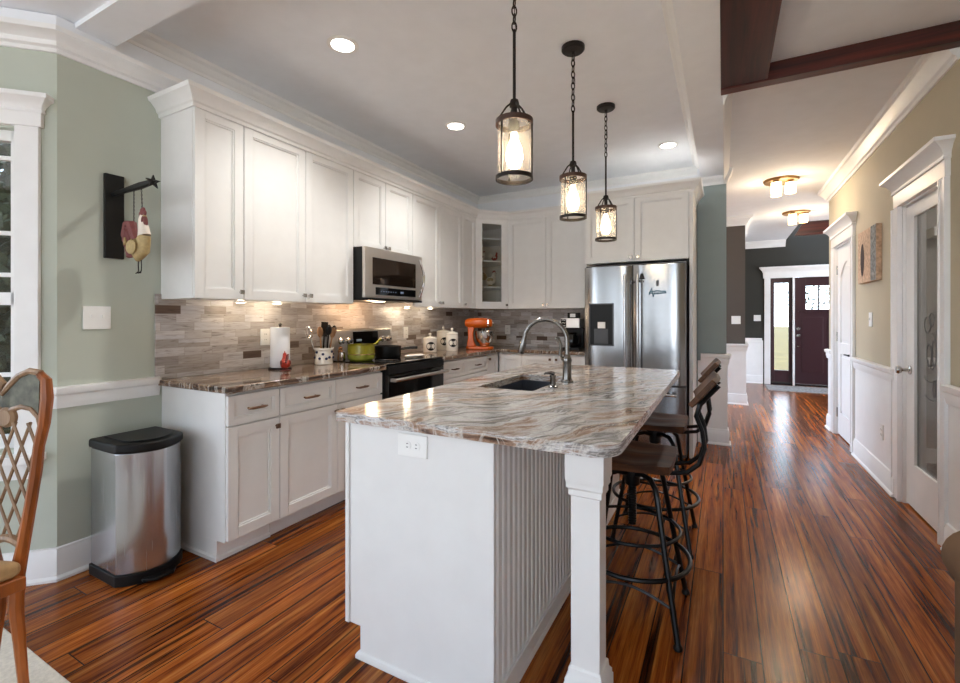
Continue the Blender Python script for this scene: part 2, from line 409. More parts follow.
# bay wall with window opening: along direction d from corner
dB = Vector((-0.70711, -0.70711)); nB = Vector((0.70711, -0.70711))     # into room normal
def bay(u, o, z): p = Vector((XL, cy)) + dB * u + nB * o; return (p.x, p.y, z)
def bbox(mb, u0, u1, o0, o1, z0, z1):
    pts = [bay(u0, o0, z0), bay(u1, o0, z0), bay(u1, o1, z0), bay(u0, o1, z0)]
    return mb.extr(pts, (0, 0, z1 - z0))
WU0, WU1, WZ0, WZ1 = 0.155, 1.05, 0.64, 2.16
m = MB()
bbox(m, 0, WU0, -0.12, 0, 0, 2.95); bbox(m, WU1, 1.3, -0.12, 0, 0, 2.95); bbox(m, WU0, WU1, -0.12, 0, 0, WZ0); bbox(m, WU0, WU1, -0.12, 0, WZ1, 2.95)
struct(m.build('wall_bay', 'sage', smooth=False))
# added unseen wall behind the viewpoint, openings spaced to streak steel reflections
m = MB(); m.box(-5.2, 4.2, Y0 - 0.12, Y0, 0, 0.35); m.box(-5.2, 4.2, Y0 - 0.12, Y0, 2.45, 2.95)
for xa_, xb_ in ((-5.2, -5.0), (-3.45, -2.45), (-2.1, -1.45), (-1.15, -0.45), (1.3, 1.6), (2.9, 3.1)): m.box(xa_, xb_, Y0 - 0.12, Y0, 0.35, 2.45)
struct(m.build('wall_living_added', 'sage', smooth=False))
# window
win = bpy.data.objects.new('window_1', None); COL.objects.link(win); struct(win, 'white framed bay window with small panes')
m = MB()
bbox(m, 0.062, WU0, 0, 0.022, WZ0 - 0.02, WZ1 + 0.01); bbox(m, WU1, WU1 + 0.09, 0, 0.022, WZ0 - 0.02, WZ1 + 0.01)
bbox(m, 0.05, WU1 + 0.1, 0, 0.026, WZ1 + 0.01, WZ1 + 0.08)
m.sweep([bay(WU1 + 0.1, 0, 0)[:2], bay(WU1 + 0.1, 0.026, 0)[:2], bay(0.05, 0.026, 0)[:2], bay(0.05, 0, 0)[:2]], [(0, 2.235), (0.006, 2.235), (0.008, 2.245), (0.004, 2.252), (0.010, 2.268), (0.030, 2.292), (0.040, 2.297), (0.042, 2.318), (0, 2.318)])
m.build('window_casing', 'trim', win, 0.003)
m = MB(); bbox(m, 0.04, WU1 + 0.11, 0, 0.075, WZ0 - 0.055, WZ0 - 0.02); bbox(m, 0.06, WU1 + 0.09, 0, 0.02, WZ0 - 0.14, WZ0 - 0.055)
m.build('window_sill', 'trim', win, 0.003)
m = MB()
bbox(m, WU0, WU0 + 0.045, -0.08, -0.04, WZ0, WZ1); bbox(m, WU1 - 0.045, WU1, -0.08, -0.04, WZ0, WZ1)
for z0, z1 in ((WZ0, WZ0 + 0.06), (1.325, 1.385), (WZ1 - 0.05, WZ1)): bbox(m, WU0, WU1, -0.08, -0.04, z0, z1)
for u in (0.36, 0.6, 0.83): bbox(m, u, u + 0.02, -0.075, -0.05, WZ0, WZ1)
for z in (0.98, 1.66, 2.02, 1.46): bbox(m, WU0, WU1, -0.075, -0.05, z, z + 0.02)
m.build('window_sash', 'trim', win, 0.002)
m = MB(); bbox(m, WU0, WU1, -0.062, -0.058, WZ0, WZ1); m.build('window_pane', 'glass', win, smooth=False)
# kitchen back wall, stub, hall walls
struct(MB().box(XL - 0.12, -0.22, YB, YB + 0.12, 0, 2.95).build('wall_back', 'greige', smooth=False))
struct(MB().box(-0.232, 0.03, 5.15, 5.27, 0, 2.684).build('wall_stub', 'greige', smooth=False))
struct(MB().box(-1.2, 0.285, 7.65, 7.8, 0, 2.95).build('wall_hall', 'taupe', smooth=False))
struct(MB().box(0.185, 0.285, 7.81, 10.3, 0, 2.95).build('wall_foyer_left', 'slate', smooth=False))
# right wall with two door openings
D1a, D1b, D2a, D2b, DH = 3.45, 4.12, 5.44, 6.22, 2.03
m = MB()
for a, b in ((Y0, D1a), (D1b, D2a), (D2b, 6.56)): m.box(XR, XR + 0.12, a, b, 0, 2.95)
m.box(XR, XR + 0.12, D1a, D1b, DH, 2.95); m.box(XR, XR + 0.12, D2a, D2b, DH, 2.95)
struct(m.build('wall_right', 'beige', smooth=False))
# foyer front wall with door and sidelight openings
m = MB(); a = 10.3; b = 10.42
for x0, x1, z0, z1 in ((0.1, 0.80, 0, 3.7), (0.80, 1.15, 2.02, 3.7), (0.80, 1.15, 0, 0.05), (1.15, 1.185, 0, 3.7), (1.185, 2.12, 2.03, 3.7), (2.12, 3.9, 0, 3.7)): m.box(x0, x1, a, b, z0, z1)
struct(m.build('wall_front', 'slate', smooth=False))
struct(MB().box(1.21, 3.9, 6.44, 6.56, 0, 3.7).build('wall_foyer_near', 'slate', smooth=False))
# wainscot
WC = 0.83
m = MB(); m.box(-0.228, 0.04, 5.138, 5.1495, 0, WC); struct(m.build('trim_1', 'trim', smooth=False))
m = MB(); m.box(-0.6, 0.297, 7.638, 7.6495, 0, WC); m.box(0.2855, 0.297, 7.6495, 10.29, 0, WC); struct(m.build('trim_2', 'trim', smooth=False))
m = MB(); m.box(0.3, 0.68, 10.288, 10.2995, 0, WC)
for x in (0.34, 0.40, 0.46, 0.52, 0.58, 0.64): m.box(x, x + 0.004, 10.284, 10.288, 0.14, WC)
struct(m.build('trim_3', 'trim', smooth=False))
m = MB()
for a, b in ((Y0, 3.37), (4.20, 5.33), (6.31, 6.555)): m.box(XR - 0.010, XR - 0.0005, a, b, 0, WC)
struct(m.build('trim_4', 'trim', smooth=False))
rail = [(0.0, 0.80), (0.010, 0.80), (0.014, 0.82), (0.018, 0.835), (0.018, 0.86), (0.030, 0.87), (0.034, 0.885), (0.034, 0.90), (0.0, 0.905)]
base = [(0.0, 0.0), (0.030, 0.0), (0.030, 0.012), (0.016, 0.022), (0.016, 0.125), (0.010, 0.138), (0.010, 0.150), (0.0, 0.155)]
crown = [(0.0, 2.54), (0.012, 2.54), (0.014, 2.558), (0.028, 2.566), (0.034, 2.585), (0.060, 2.612), (0.074, 2.618), (0.078, 2.640), (0.0, 2.640)]
def trimline(name, path, prof, dz=0.0, k=1.0, o=0.0):
    z0 = prof[0][1]
    return struct(MB().sweep(path, [(a * k + (o if a > 0 else o), z + dz) for a, z in prof]).build(name, 'trim', smooth=True, angle=25))
pb = bay(0.04, 0, 0)[:2]
# left chair rail & baseboard (room lies to the right of travel when going -> +Y on left wall)
e0 = bay(1.3, 0, 0)[:2]
trimline('trim_5', [e0, bay(1.16, 0, 0)[:2]], rail, 0.03)
trimline('trim_6', [bay(0.052, 0, 0)[:2], (XL, cy), (XL, 1.425)], rail, 0.025, 1.0)
trimline('baseboard_left', [e0, (XL, cy), (XL, 1.436)], base)
trimline('trim_7', [e0, (XL, cy), (XL, YB)], crown)
# frieze band above left crown
struct(MB().sweep([e0, (XL, cy), (XL, 1.2)], [(0, 2.641), (0.046, 2.641), (0.046, 2.70), (0, 2.70)]).build('trim_8', 'ceil', smooth=False))
# right wall trims (room on right of travel when going toward -Y)
trimline('trim_9', [(XR - 0.01, 3.37), (XR - 0.01, Y0)], rail); trimline('trim_10', [(XR - 0.01, 5.33), (XR - 0.01, 4.20)], rail)
trimline('trim_11', [(XR - 0.01, 6.58), (XR - 0.01, 6.31)], rail)
trimline('baseboard_right', [(XR - 0.01, 5.33), (XR - 0.01, 4.20)], base); trimline('trim_12', [(XR - 0.01, 3.37), (XR - 0.01, Y0)], base)
trimline('trim_13', [(XR - 0.01, 6.57), (XR - 0.01, 6.31)], base)
crownR = [(0.0, 2.61), (0.012, 2.61), (0.016, 2.632), (0.03, 2.64), (0.04, 2.665), (0.075, 2.705), (0.09, 2.71), (0.098, 2.739), (0.0, 2.739)]
trimline('trim_14', [(2.2, 6.56), (XR, 6.56), (XR, 3.256)], crownR)
# stub wall trims
rs = [(a, z - 0.0) for a, z in rail]
trimline('trim_15', [(-0.20, 5.138), (0.04, 5.138), (0.04, 5.27)], rs); trimline('baseboard_stub', [(-0.20, 5.138), (0.04, 5.138), (0.04, 5.27)], base)
trimline('trim_16', [(-0.6, 7.638), (0.297, 7.638), (0.297, 10.25)], rail, -0.02); trimline('baseboard_hall', [(-0.6, 7.638), (0.297, 7.638), (0.297, 10.25)], base)
trimline('trim_17', [(0.33, 10.288), (0.662, 10.288)], rail, -0.03, 0.8); trimline('baseboard_front', [(0.33, 10.288), (0.662, 10.288)], base)
trimline('trim_18', [(-0.6, 7.65), (0.285, 7.65), (0.285, 9.5)], crownR)
trimline('trim_19', [(0.36, 10.3), (1.04, 10.3)], crownR)
# ceilings
ZK, ZS, ZH = 2.83, 2.68, 2.74
m = MB(); m.box(XL - 0.1, -0.2, 1.2, YB + 0.1, ZK, ZK + 0.1); struct(m.build('ceiling', 'ceil', smooth=False), 'white raised kitchen ceiling with downlights')
m = MB()
m.box(XL - 0.1, -0.2, 1.03, 1.2, ZS, 2.95)                                 # beam between the trays
m.box(-0.2, 0.0, Y0, YB - 0.1, ZS, 2.95)                                   # soffit on the hall side
m.box(-0.2, 0.03, YB - 0.1, YB + 0.02, 2.685, 2.95); m.box(-0.232, -0.2, YB - 0.1, YB - 0.001, 2.685, 2.829)
t0 = bay(0, 0.048, 0); 
struct(m.build('ceiling_soffit', 'ceil', smooth=False), 'white dropped soffit around the ceiling trays')
struct(MB().box(-5.0, -0.2, Y0, 1.03, 2.705, 2.9).build('ceiling_dining', 'ceil', smooth=False), 'white dining corner ceiling')
struct(MB().box(0.0, XR + 0.1, Y0, 3.25, 2.77, 2.9).build('ceiling_living', 'ceil', smooth=False), 'white ceiling above the dark beams')
m = MB(); m.box(0.0, XR + 0.1, 3.2505, 5.27, ZH, 2.95); m.box(-1.2, XR + 0.1, 5.27, 6.57, ZH, 2.95); m.box(-1.2, 3.9, 6.57, 8.5, ZH, 2.95); m.box(-1.2, 1.05, 8.5, 10.3, ZH, 2.95)
struct(m.build('ceiling_hall', 'ceil', smooth=False), 'white hall ceiling')
struct(MB().box(1.05, 3.9, 8.5, 10.4, 3.6, 3.7).build('ceiling_foyer', 'ceil', smooth=False))
struct(MB().box(1.05, 3.9, 8.42, 8.5, 2.96, 3.7).build('wall_foyer_high', 'slate', smooth=False))
# kitchen tray crown
struct(MB().box(XL + 0.0005, XL + 0.006, 1.2, YB - 0.001, 2.642, 2.752).build('trim_27', 'ceil', smooth=False)); struct(MB().box(XL + 0.006, -0.2, YB - 0.006, YB - 0.0005, 2.45, 2.752).build('trim_28', 'ceil', smooth=False))
ck = [(0.0, 2.752), (0.012, 2.752), (0.016, 2.768), (0.034, 2.782), (0.045, 2.802), (0.066, 2.812), (0.072, 2.829), (0.0, 2.829)]
trimline('trim_20', [(XL, 1.2), (XL, YB), (-0.2, YB)], ck)
trimline('trim_21', [(-0.2, 5.1), (-0.2, 1.2), (XL, 1.2)], ck)
trimline('trim_22', [(-0.232, 5.15), (0.03, 5.15)], [(0, 2.60), (0.01, 2.60), (0.014, 2.625), (0.045, 2.655), (0.05, 2.679), (0, 2.679)])
trimline('trim_23', [(0.0, 3.26), (0.0, 5.15), (0.03, 5.15), (0.03, 5.27)], [(0, 2.61), (0.008, 2.61), (0.014, 2.64), (0.045, 2.70), (0.055, 2.739), (0, 2.739)])
# dark wood beams
tag(MB().box(-0.012, 0.232, Y0, 3.165, 2.672, 2.769).build('ceiling_beam', 'beamY', bevel=0.004), 'dark red-brown wooden ceiling beam running toward the hall beside the kitchen soffit', 'beam')
tag(MB().box(-0.012, XR - 0.002, 3.17, 3.25, 2.665, 2.769).build('ceiling_beam', 'beam', bevel=0.004), 'dark red-brown wooden beam crossing the ceiling at the hall entrance to the right wall', 'beam')
tag(MB().extr([(0.98, 8.51, 2.54), (2.9, 8.51, 2.54), (2.9, 8.51, 2.735), (1.09, 8.51, 2.735)], (0, 0.1, 0)).build('foyer_beam', 'beam', bevel=0.004), 'reddish brown wooden beam above the front door in the foyer', 'beam')
# backsplash
struct(MB().box(XL + 0.0005, XL + 0.01, 1.405, YB - 0.011, 0.915, 1.40).build('trim_24', 'mosL', smooth=False), 'stone mosaic backsplash on the left wall')
struct(MB().box(XL + 0.0105, -1.2, YB - 0.01, YB - 0.0005, 0.915, 1.40).build('trim_25', 'mosB', smooth=False), 'stone mosaic backsplash on the back wall')

# ---- door 1 : glazed pantry door in right wall
def door_case(name, a, b, hi, label):
    d = bpy.data.objects.new(name, None); COL.objects.link(d); struct(d, label)
    m = MB(); x = XR
    for s0, s1 in ((a - 0.082, a), (b, b + (0.085 if name == 'door_2' else 0.135))):
        m.box(x - 0.022, x - 0.0003, s0, s1, 0, DH)
        m.box(x - 0.028, x - 0.0003, s0 - 0.004, s0 + 0.012, 0, DH); m.box(x - 0.028, x - 0.0003, s1 - 0.012, s1 + 0.004, 0, DH)
    m.box(x - 0.026, x - 0.0003, a - 0.09, b + 0.09, DH, hi - 0.11)
    m.sweep([(x - 0.0003, b + 0.09), (x - 0.026, b + 0.09), (x - 0.026, a - 0.09), (x - 0.0003, a - 0.09)], [(0, hi - 0.112), (0.008, hi - 0.112), (0.010, hi - 0.10), (0.006, hi - 0.092), (0.012, hi - 0.072), (0.034, hi - 0.040), (0.052, hi - 0.026), (0.060, hi - 0.022), (0.062, hi), (0, hi)])
    m.build('door_casing', 'trim', d, 0.003)
    m = MB(); m.box(x, x + 0.12, a, a + 0.012, 0, DH); m.box(x, x + 0.12, b - 0.012, b, 0, DH); m.box(x, x + 0.12, a, b, DH - 0.012, DH)
    m.build('door_jamb', 'trim', d, smooth=False)
    return d
d1 = door_case('door_1', D1a, D1b, 2.235, 'white door with tall etched glass and a silver knob')
m = MB(); x0, x1 = XR + 0.018, XR + 0.055; a, b = D1a + 0.014, D1b - 0.014
m.box(x0, x1, a, 3.557, 0.012, DH - 0.016); m.box(x0, x1, 3.957, b, 0.012, DH - 0.016); m.box(x0, x1, 3.557, 3.957, 0.012, 0.29); m.box(x0, x1, 3.557, 3.957, 1.935, DH - 0.016)
m.build('door_leaf', 'trim', d1, 0.003)
m = MB()
for y0, y1, z0, z1 in ((3.557, 3.569, 0.29, 1.935), (3.945, 3.957, 0.29, 1.935), (3.569, 3.945, 0.29, 0.302), (3.569, 3.945, 1.923, 1.935)): m.box(x0 - 0.006, x0 + 0.01, y0, y1, z0, z1)
m.build('glazing_bead', 'trim', d1, 0.002)
MB().box(x0 + 0.014, x0 + 0.018, 3.557, 3.957, 0.29, 1.935).build('door_pane', 'frost', d1, smooth=False)
m = MB(); X = x0 + 0.012
def loop(cy_, cz, ry, rz_, a0=0, a1=360, n=18, r=0.0025): m.tube([(X, cy_ + ry * math.cos(R(a0 + (a1 - a0) * i / n)), cz + rz_ * math.sin(R(a0 + (a1 - a0) * i / n))) for i in range(n + 1)], r, 6)
loop(3.78, 1.22, 0.05, 0.05); loop(3.72, 1.25, 0.035, 0.04); loop(3.66, 1.22, 0.03, 0.04, 60, 300); loop(3.72, 1.06, 0.07, 0.11, 90, 330); loop(3.76, 1.03, 0.035, 0.07); loop(3.68, 1.05, 0.03, 0.08, -90, 120)
loop(3.74, 0.90, 0.09, 0.03, 180, 360); loop(3.72, 0.79, 0.10, 0.03, 170, 350); loop(3.68, 0.84, 0.02, 0.05)
m.build('etching', 'etch', d1)
m = MB(); m.lathe([(0.03, 0), (0.03, -0.008), (0.012, -0.012), (0.010, -0.04), (0.022, -0.05), (0.027, -0.062), (0.022, -0.074), (0.0, -0.078)], (x0, 4.03, 0.915), 20, 'X'); m.build('door_knob', 'nickel', d1)
m = MB()
for z in (1.78, 1.06, 0.24): m.tube([(x0 - 0.006, D1a + 0.014, z - 0.05), (x0 - 0.006, D1a + 0.014, z + 0.05)], 0.007, 8)
m.build('hinge', 'dbronze', d1)
# pantry room behind the glass
struct(MB().box(3.0, 3.1, 3.0, 5.43, 0, 2.6).build('wall_pantry_far', 'pantry', smooth=False))
struct(MB().box(XR + 0.12, 3.0, 5.33, 5.43, 0, 2.6).build('wall_pantry_side', 'pantry', smooth=False))
struct(MB().box(XR + 0.12, 3.0, 2.9, 3.0, 0, 2.6).build('wall_pantry_near', 'pantry', smooth=False))
struct(MB().box(XR + 0.121, 3.0, 3.0, 5.33, 2.5, 2.6).build('ceiling_pantry', 'ceil', smooth=False))
struct(MB().box(XR + 0.121, 3.0, 3.0, 5.33, 0, 0.004).build('floor_pantry', 'carpet', smooth=False))
m = MB(); m.box(2.985, 2.9995, 3.0, 5.33, 0.86, 0.92); m.box(XR + 0.121, 2.985, 5.315, 5.3295, 0.86, 0.92); m.box(2.985, 2.9995, 3.0, 5.33, 0.004, 0.13); m.box(XR + 0.121, 2.985, 5.315, 5.3295, 0.004, 0.13); struct(m.build('trim_26', 'trim', smooth=False))
t = thing('pantry_shelf', 'small white wall shelf seen through the upper part of the etched glass door', 'shelf', (0, 0, 0))
MB().box(1.56, 1.95, 5.15, 5.328, 1.95, 2.03).build('shelf_board', 'trim', t, 0.003)
t = thing('pantry_fill_light', 'added round fill light brightening the room behind the glass door', 'ceiling light', (2.1, 4.2, 2.5))  # lamp added to brighten the pantry, no fixture visible there
MB().lathe([(0.15, -0.0005), (0.15, -0.02), (0.11, -0.06), (0, -0.075)], (0, 0, 0)).build('fill_light_shade', 'can_on', t); lamp(t, (0, 0, -0.14), 14, (1, 0.95, 0.88), 0.1)

# ---- door 2 : white arch panel door
d2 = door_case('door_2', D2a, D2b, 2.24, 'white two panel door with arched top panel and dark lever')
m = MB(); a, b = D2a + 0.014, D2b - 0.014; x0 = XR + 0.018
m.box(x0 + 0.012, XR + 0.055, a, b, 0.012, DH - 0.016)
def stile(y0, y1, z0, z1): m.box(x0, x0 + 0.012, y0, y1, z0, z1)
stile(a, a + 0.12, 0.012, DH - 0.016); stile(b - 0.12, b, 0.012, DH - 0.016); stile(a + 0.12, b - 0.12, 0.012, 0.25); stile(a + 0.12, b - 0.12, 0.88, 1.0)
ya, yb = a + 0.12, b - 0.12; yc = (ya + yb) / 2; N = 14
pts = [(x0, ya, DH - 0.016)] + [(x0, ya + (yb - ya) * i / N, 1.70 + 0.14 * math.sin(PI * i / N)) for i in range(N + 1)] + [(x0, yb, DH - 0.016)]
m.extr(pts, (0.012, 0, 0))
m.build('door_leaf', 'trim', d2, 0.003)
m = MB(); m.box(x0 + 0.003, x0 + 0.012, ya + 0.03, yb - 0.03, 0.28, 0.85)
pts = [(x0 + 0.003, ya + 0.03, 1.03)] + [(x0 + 0.003, ya + 0.03 + (yb - ya - 0.06) * i / N, 1.66 + 0.14 * math.sin(PI * i / N)) for i in range(N + 1)] + [(x0 + 0.003, yb - 0.03, 1.03)]
m.extr(pts, (0.009, 0, 0)); m.build('raised_panel', 'trim', d2, 0.004)
m = MB(); m.lathe([(0.028, 0), (0.028, -0.008), (0.01, -0.012), (0.01, -0.045)], (x0, 5.53, 0.90), 16, 'X'); m.tube([(x0 - 0.045, 5.53, 0.90), (x0 - 0.05, 5.56, 0.902), (x0 - 0.05, 5.64, 0.90)], 0.008, 8)
m.build('door_lever', 'dbronze', d2)
m = MB()
for z in (1.78, 1.06, 0.24): m.tube([(x0 - 0.004, b, z - 0.05), (x0 - 0.004, b, z + 0.05)], 0.008, 8)
m.build('hinge', 'nickel', d2)
struct(MB().box(XR + 0.13, XR + 0.15, 5.40, 6.26, 0, 2.1).build('wall_closet', 'pantry', smooth=False))

# ---- front door (door_3) with sidelight
d3 = bpy.data.objects.new('door_3', None); COL.objects.link(d3); struct(d3, 'dark red front door with a narrow glass sidelight')
m = MB(); y = 10.3
m.box(0.70, 0.80, y - 0.022, y - 0.0003, 0, 2.02); m.box(1.15, 1.185, y - 0.022, y + 0.1, 0, 2.02); m.box(2.12, 2.22, y - 0.022, y - 0.0003, 0, 2.02)
m.box(0.68, 2.24, y - 0.026, y - 0.0003, 2.02, 2.13)
m.sweep([(0.68, y - 0.0003), (0.68, y - 0.026), (2.24, y - 0.026), (2.24, y - 0.0003)], [(0, 2.13), (0.010, 2.13), (0.012, 2.15), (0.05, 2.205), (0.062, 2.21), (0.064, 2.235), (0, 2.235)])
m.build('door_casing', 'trim', d3, 0.003)
m = MB(); y = 10.33
m.box(0.801, 0.865, y, y + 0.04, 0.05, 2.02); m.box(1.095, 1.149, y, y + 0.04, 0.05, 2.02); m.box(0.865, 1.095, y, y + 0.04, 0.05, 0.27); m.box(0.865, 1.095, y, y + 0.04, 1.93, 2.02)
m.build('sidelight_frame', 'door', d3, 0.003)
MB().box(0.865, 1.095, y + 0.018, y + 0.022, 0.27, 1.93).build('sidelight_pane', 'glass', d3, smooth=False)
m = MB(); xa, xb = 1.187, 2.118
m.box(xa, xb, y, y + 0.045, 0.03, 1.42); m.box(xa, 1.36, y, y + 0.045, 1.42, 2.02); m.box(1.95, xb, y, y + 0.045, 1.42, 2.02); m.box(1.36, 1.95, y, y + 0.045, 1.86, 2.02)
for x in (1.545, 1.745): m.box(x, x + 0.02, y, y + 0.04, 1.42, 1.86)
m.box(1.36, 1.95, y + 0.002, y + 0.038, 1.53, 1.548)
m.box(1.24, 2.06, y - 0.03, y, 1.375, 1.40)
m.box(1.30, 1.62, y - 0.008, y, 0.25, 1.28); m.box(1.69, 2.0, y - 0.008, y, 0.25, 1.28)
m.build('door_leaf', 'door', d3, 0.004)
MB().box(1.36, 1.95, y + 0.018, y + 0.022, 1.42, 1.86).build('door_pane', 'glass', d3, smooth=False)
for z, nm in ((1.06, 'door_lock'), (0.93, 'door_knob'), (0.73, 'door_lock')):
    r = 0.03 if z > 0.8 else 0.018
    MB().lathe([(r, 0), (r, -0.012), (r * 0.6, -0.02), (r * 0.9, -0.035), (r * 0.7, -0.05), (0, -0.052)], (1.245, y, z), 14, 'Y').build(nm, 'nickel', d3)
m = MB(); m.box(0.70, 2.22, 10.285, 10.33, 0.001, 0.03); m.build('door_threshold', 'black', d3, 0.003)
t = tag(MB().box(0.70, 1.75, 9.35, 10.1, 0.001, 0.012).build('door_mat', 'mat', bevel=0.004), 'patterned grey doormat on the floor before the front door', 'doormat')
# outside
struct(MB().box(-30, 40, 10.5, 90, -0.25, -0.15).build('ground', 'lawn', smooth=False), 'pale dry lawn outside the front door')
struct(MB().box(-30, -5.3, -20, 10, -0.4, -0.2).build('ground_side', 'lawn', smooth=False))
random.seed(4)
def tree(x, y, r, zc, label, seed, n=6500):
    random.seed(seed); t = thing('garden_tree', label, 'tree', (x, y, -0.2))
    MB().tube([(0, 0, 0), (0.05, 0, zc * 0.5), (0, 0.05, zc)], [0.09, 0.07, 0.03], 8).build('trunk', 'bark', t)
    m = MB()
    for i in range(n):
        u, v, q = random.uniform(-1, 1), random.uniform(0, 2 * PI), random.random() ** 0.4
        s = math.sqrt(1 - u * u); p = Vector((s * math.cos(v) * r * q, s * math.sin(v) * r * q, zc + u * r * 1.25 * q))
        a = Vector((random.uniform(-1, 1), random.uniform(-1, 1), random.uniform(-1, 1))).normalized(); b = a.orthogonal().normalized(); k = random.uniform(0.07, 0.14)
        vs = [m.b.verts.new(p + a * k), m.b.verts.new(p + b * k * 0.5), m.b.verts.new(p - a * k), m.b.verts.new(p - b * k * 0.5)]
        m.b.faces.new(vs)
    m.build('foliage', 'leaf', t, smooth=False, weld=False)
tree(-6.4, 1.2, 1.5, 1.6, 'leafy green tree seen close outside the bay window', 1)
tree(-9.2, 3.9, 1.6, 2.0, 'leafy green tree further back outside the bay window', 2)
tree(6.5, 38, 3.0, 3.2, 'distant garden tree beyond the lawn seen through the front door', 3, 1200)

# ================================================================== CABINETS
def shaker(m, x0, x1, z0, z1, rail=0.055, t=0.02, y=0.0, gap=0.0024):
    x0 += gap; x1 -= gap; z0 += gap; z1 -= gap; rail = min(rail, (z1 - z0) * 0.30)
    m.box(x0, x0 + rail, y - t, y, z0, z1); m.box(x1 - rail, x1, y - t, y, z0, z1)
    m.box(x0 + rail, x1 - rail, y - t, y, z0, z0 + rail); m.box(x0 + rail, x1 - rail, y - t, y, z1 - rail, z1)
    a, b, c, d = x0 + rail, x1 - rail, z0 + rail, z1 - rail; s = 0.009
    for q in ((a, a + s, c, d), (b - s, b, c, d), (a + s, b - s, c, c + s), (a + s, b - s, d - s, d)): m.box(q[0], q[1], y - t + 0.006, y, q[2], q[3])
    m.box(a + s, b - s, y - t + 0.013, y, c + s, d - s)
def knob(parent, x, z, y=-0.02, m_='nickel'):
    m = MB(); m.tube([(x, y, z), (x, y - 0.018, z)], 0.005, 8); m.box(x - 0.013, x + 0.013, y - 0.028, y - 0.018, z - 0.013, z + 0.013); return m.build('knob', m_, parent, 0.003)
def pull(parent, x, z, L=0.10, y=-0.02):
    m = MB()
    for s in (-1, 1): m.tube([(x + s * L * 0.36, y, z), (x + s * L * 0.36, y - 0.024, z)], 0.005, 8)
    m.tube([(x - L / 2, y - 0.026, z), (x - L * 0.3, y - 0.03, z), (x + L * 0.3, y - 0.03, z), (x + L / 2, y - 0.026, z)], [0.004, 0.0075, 0.0075, 0.004], 10)
    return m.build('handle', 'pull', parent)
def cabinet(label, loc, rz, w, h, d, fronts, z0=0.0, toe=False, name='wall_cabinet', group=None, cat='cabinet'):
    """fronts: (kind, x0, x1, z0, z1, hardware) ; hardware ('knob', x, z) or ('pull',)"""
    t = thing(name, label, cat, loc, rz, group)
    m = MB()
    if toe:
        m.box(0, w, 0, d, 0.105, h); m.box(0, w, 0.07, d, 0.0, 0.105)
    else: m.box(0, w, 0, d, 0, h)
    m.build('carcass', 'white', t, 0.0015)
    for f in fronts:
        kind, a, b, c, e, hw = f
        m = MB(); shaker(m, a, b, c, e, 0.055 if kind == 'door' else 0.032)
        o = m.build(kind, 'white', t, 0.0012)
        if hw:
            if hw[0] == 'knob': knob(o, hw[1], hw[2], m_='pull' if toe else 'nickel')
            else: pull(o, (a + b) / 2, (c + e) / 2, 0.115)
    return t
RL = PI / 2
UZ, UH = 1.37, 1.045
UX = -2.53
gU = 'white wall cabinets on the left wall'
cabinet('narrow single door white wall cabinet at the open left end, nearest the rooster plaque', (UX, 1.436, UZ), RL, 0.287, UH, 0.308,
        [('door', 0, 0.287, 0, UH, ('knob', 0.262, 0.045))])
cabinet('wide two door white wall cabinet above the paper towel roll', (UX, 1.7245, UZ), RL, 0.907, UH, 0.308,
        [('door', 0, 0.4535, 0, UH, ('knob', 0.428, 0.045)), ('door', 0.4535, 0.907, 0, UH, ('knob', 0.479, 0.045))])
cabinet('short two door white wall cabinet directly above the microwave', (UX, 2.633, UZ + 0.443), RL, 0.755, UH - 0.443, 0.308,
        [('door', 0, 0.3775, 0, UH - 0.443, ('knob', 0.352, 0.035)), ('door', 0.3775, 0.755, 0, UH - 0.443, ('knob', 0.403, 0.035))])
cabinet('two door white wall cabinet right of the microwave above the white canisters', (UX, 3.39, UZ), RL, 0.91, UH, 0.308,
        [('door', 0, 0.455, 0, UH, ('knob', 0.43, 0.045)), ('door', 0.455, 0.91, 0, UH, ('knob', 0.48, 0.045))])
cabinet('narrow single door white wall cabinet just left of the glass corner cabinet', (UX, 4.302, UZ), RL, 0.30, UH, 0.308,
        [('door', 0, 0.30, 0, UH, ('knob', 0.028, 0.045))])
# diagonal glass corner cabinet
g = thing('corner_cabinet', 'white diagonal corner wall cabinet with glass door showing rooster figurines', 'cabinet', (0, 0, UZ))
A = (-2.53, 4.604); B = (-2.246, 4.905)
poly = [A, B, (B[0], YB - 0.002), (XL + 0.002, YB - 0.002), (XL + 0.002, A[1])]
m = MB(); m.prism(poly, 0, 0.018); m.prism(poly, UH - 0.018, UH)
m.box(XL + 0.002, XL + 0.014, A[1], YB - 0.002, 0.018, UH - 0.018); m.box(XL + 0.014, B[0], YB - 0.014, YB - 0.002, 0.018, UH - 0.018)
m.box(XL + 0.014, A[0], A[1], A[1] + 0.016, 0.018, UH - 0.018); m.box(B[0] - 0.016, B[0], B[1], YB - 0.014, 0.018, UH - 0.018)
m.build('carcass', mat('cabinet_interior', srgb(214, 206, 194), 0.5), g)
dvec = Vector((B[0] - A[0], B[1] - A[1])); Ld = dvec.length; rd = math.atan2(dvec.y, dvec.x)
spoly = [(A[0] - 0.02, A[1] + 0.02), (B[0] - 0.02, B[1] + 0.02), (B[0] - 0.018, YB - 0.016), (XL + 0.016, YB - 0.016), (XL + 0.016, A[1] + 0.018)]
SH = (0.247, 0.553, 0.815)
for z in SH: MB().prism(spoly, z, z + 0.016).build('shelf', 'white', g)
dr = bpy.data.objects.new('glass_door', None); COL.objects.link(dr); dr.parent = g; dr.location = (A[0], A[1], 0); dr.rotation_euler = (0, 0, rd)
m = MB(); fr = 0.088
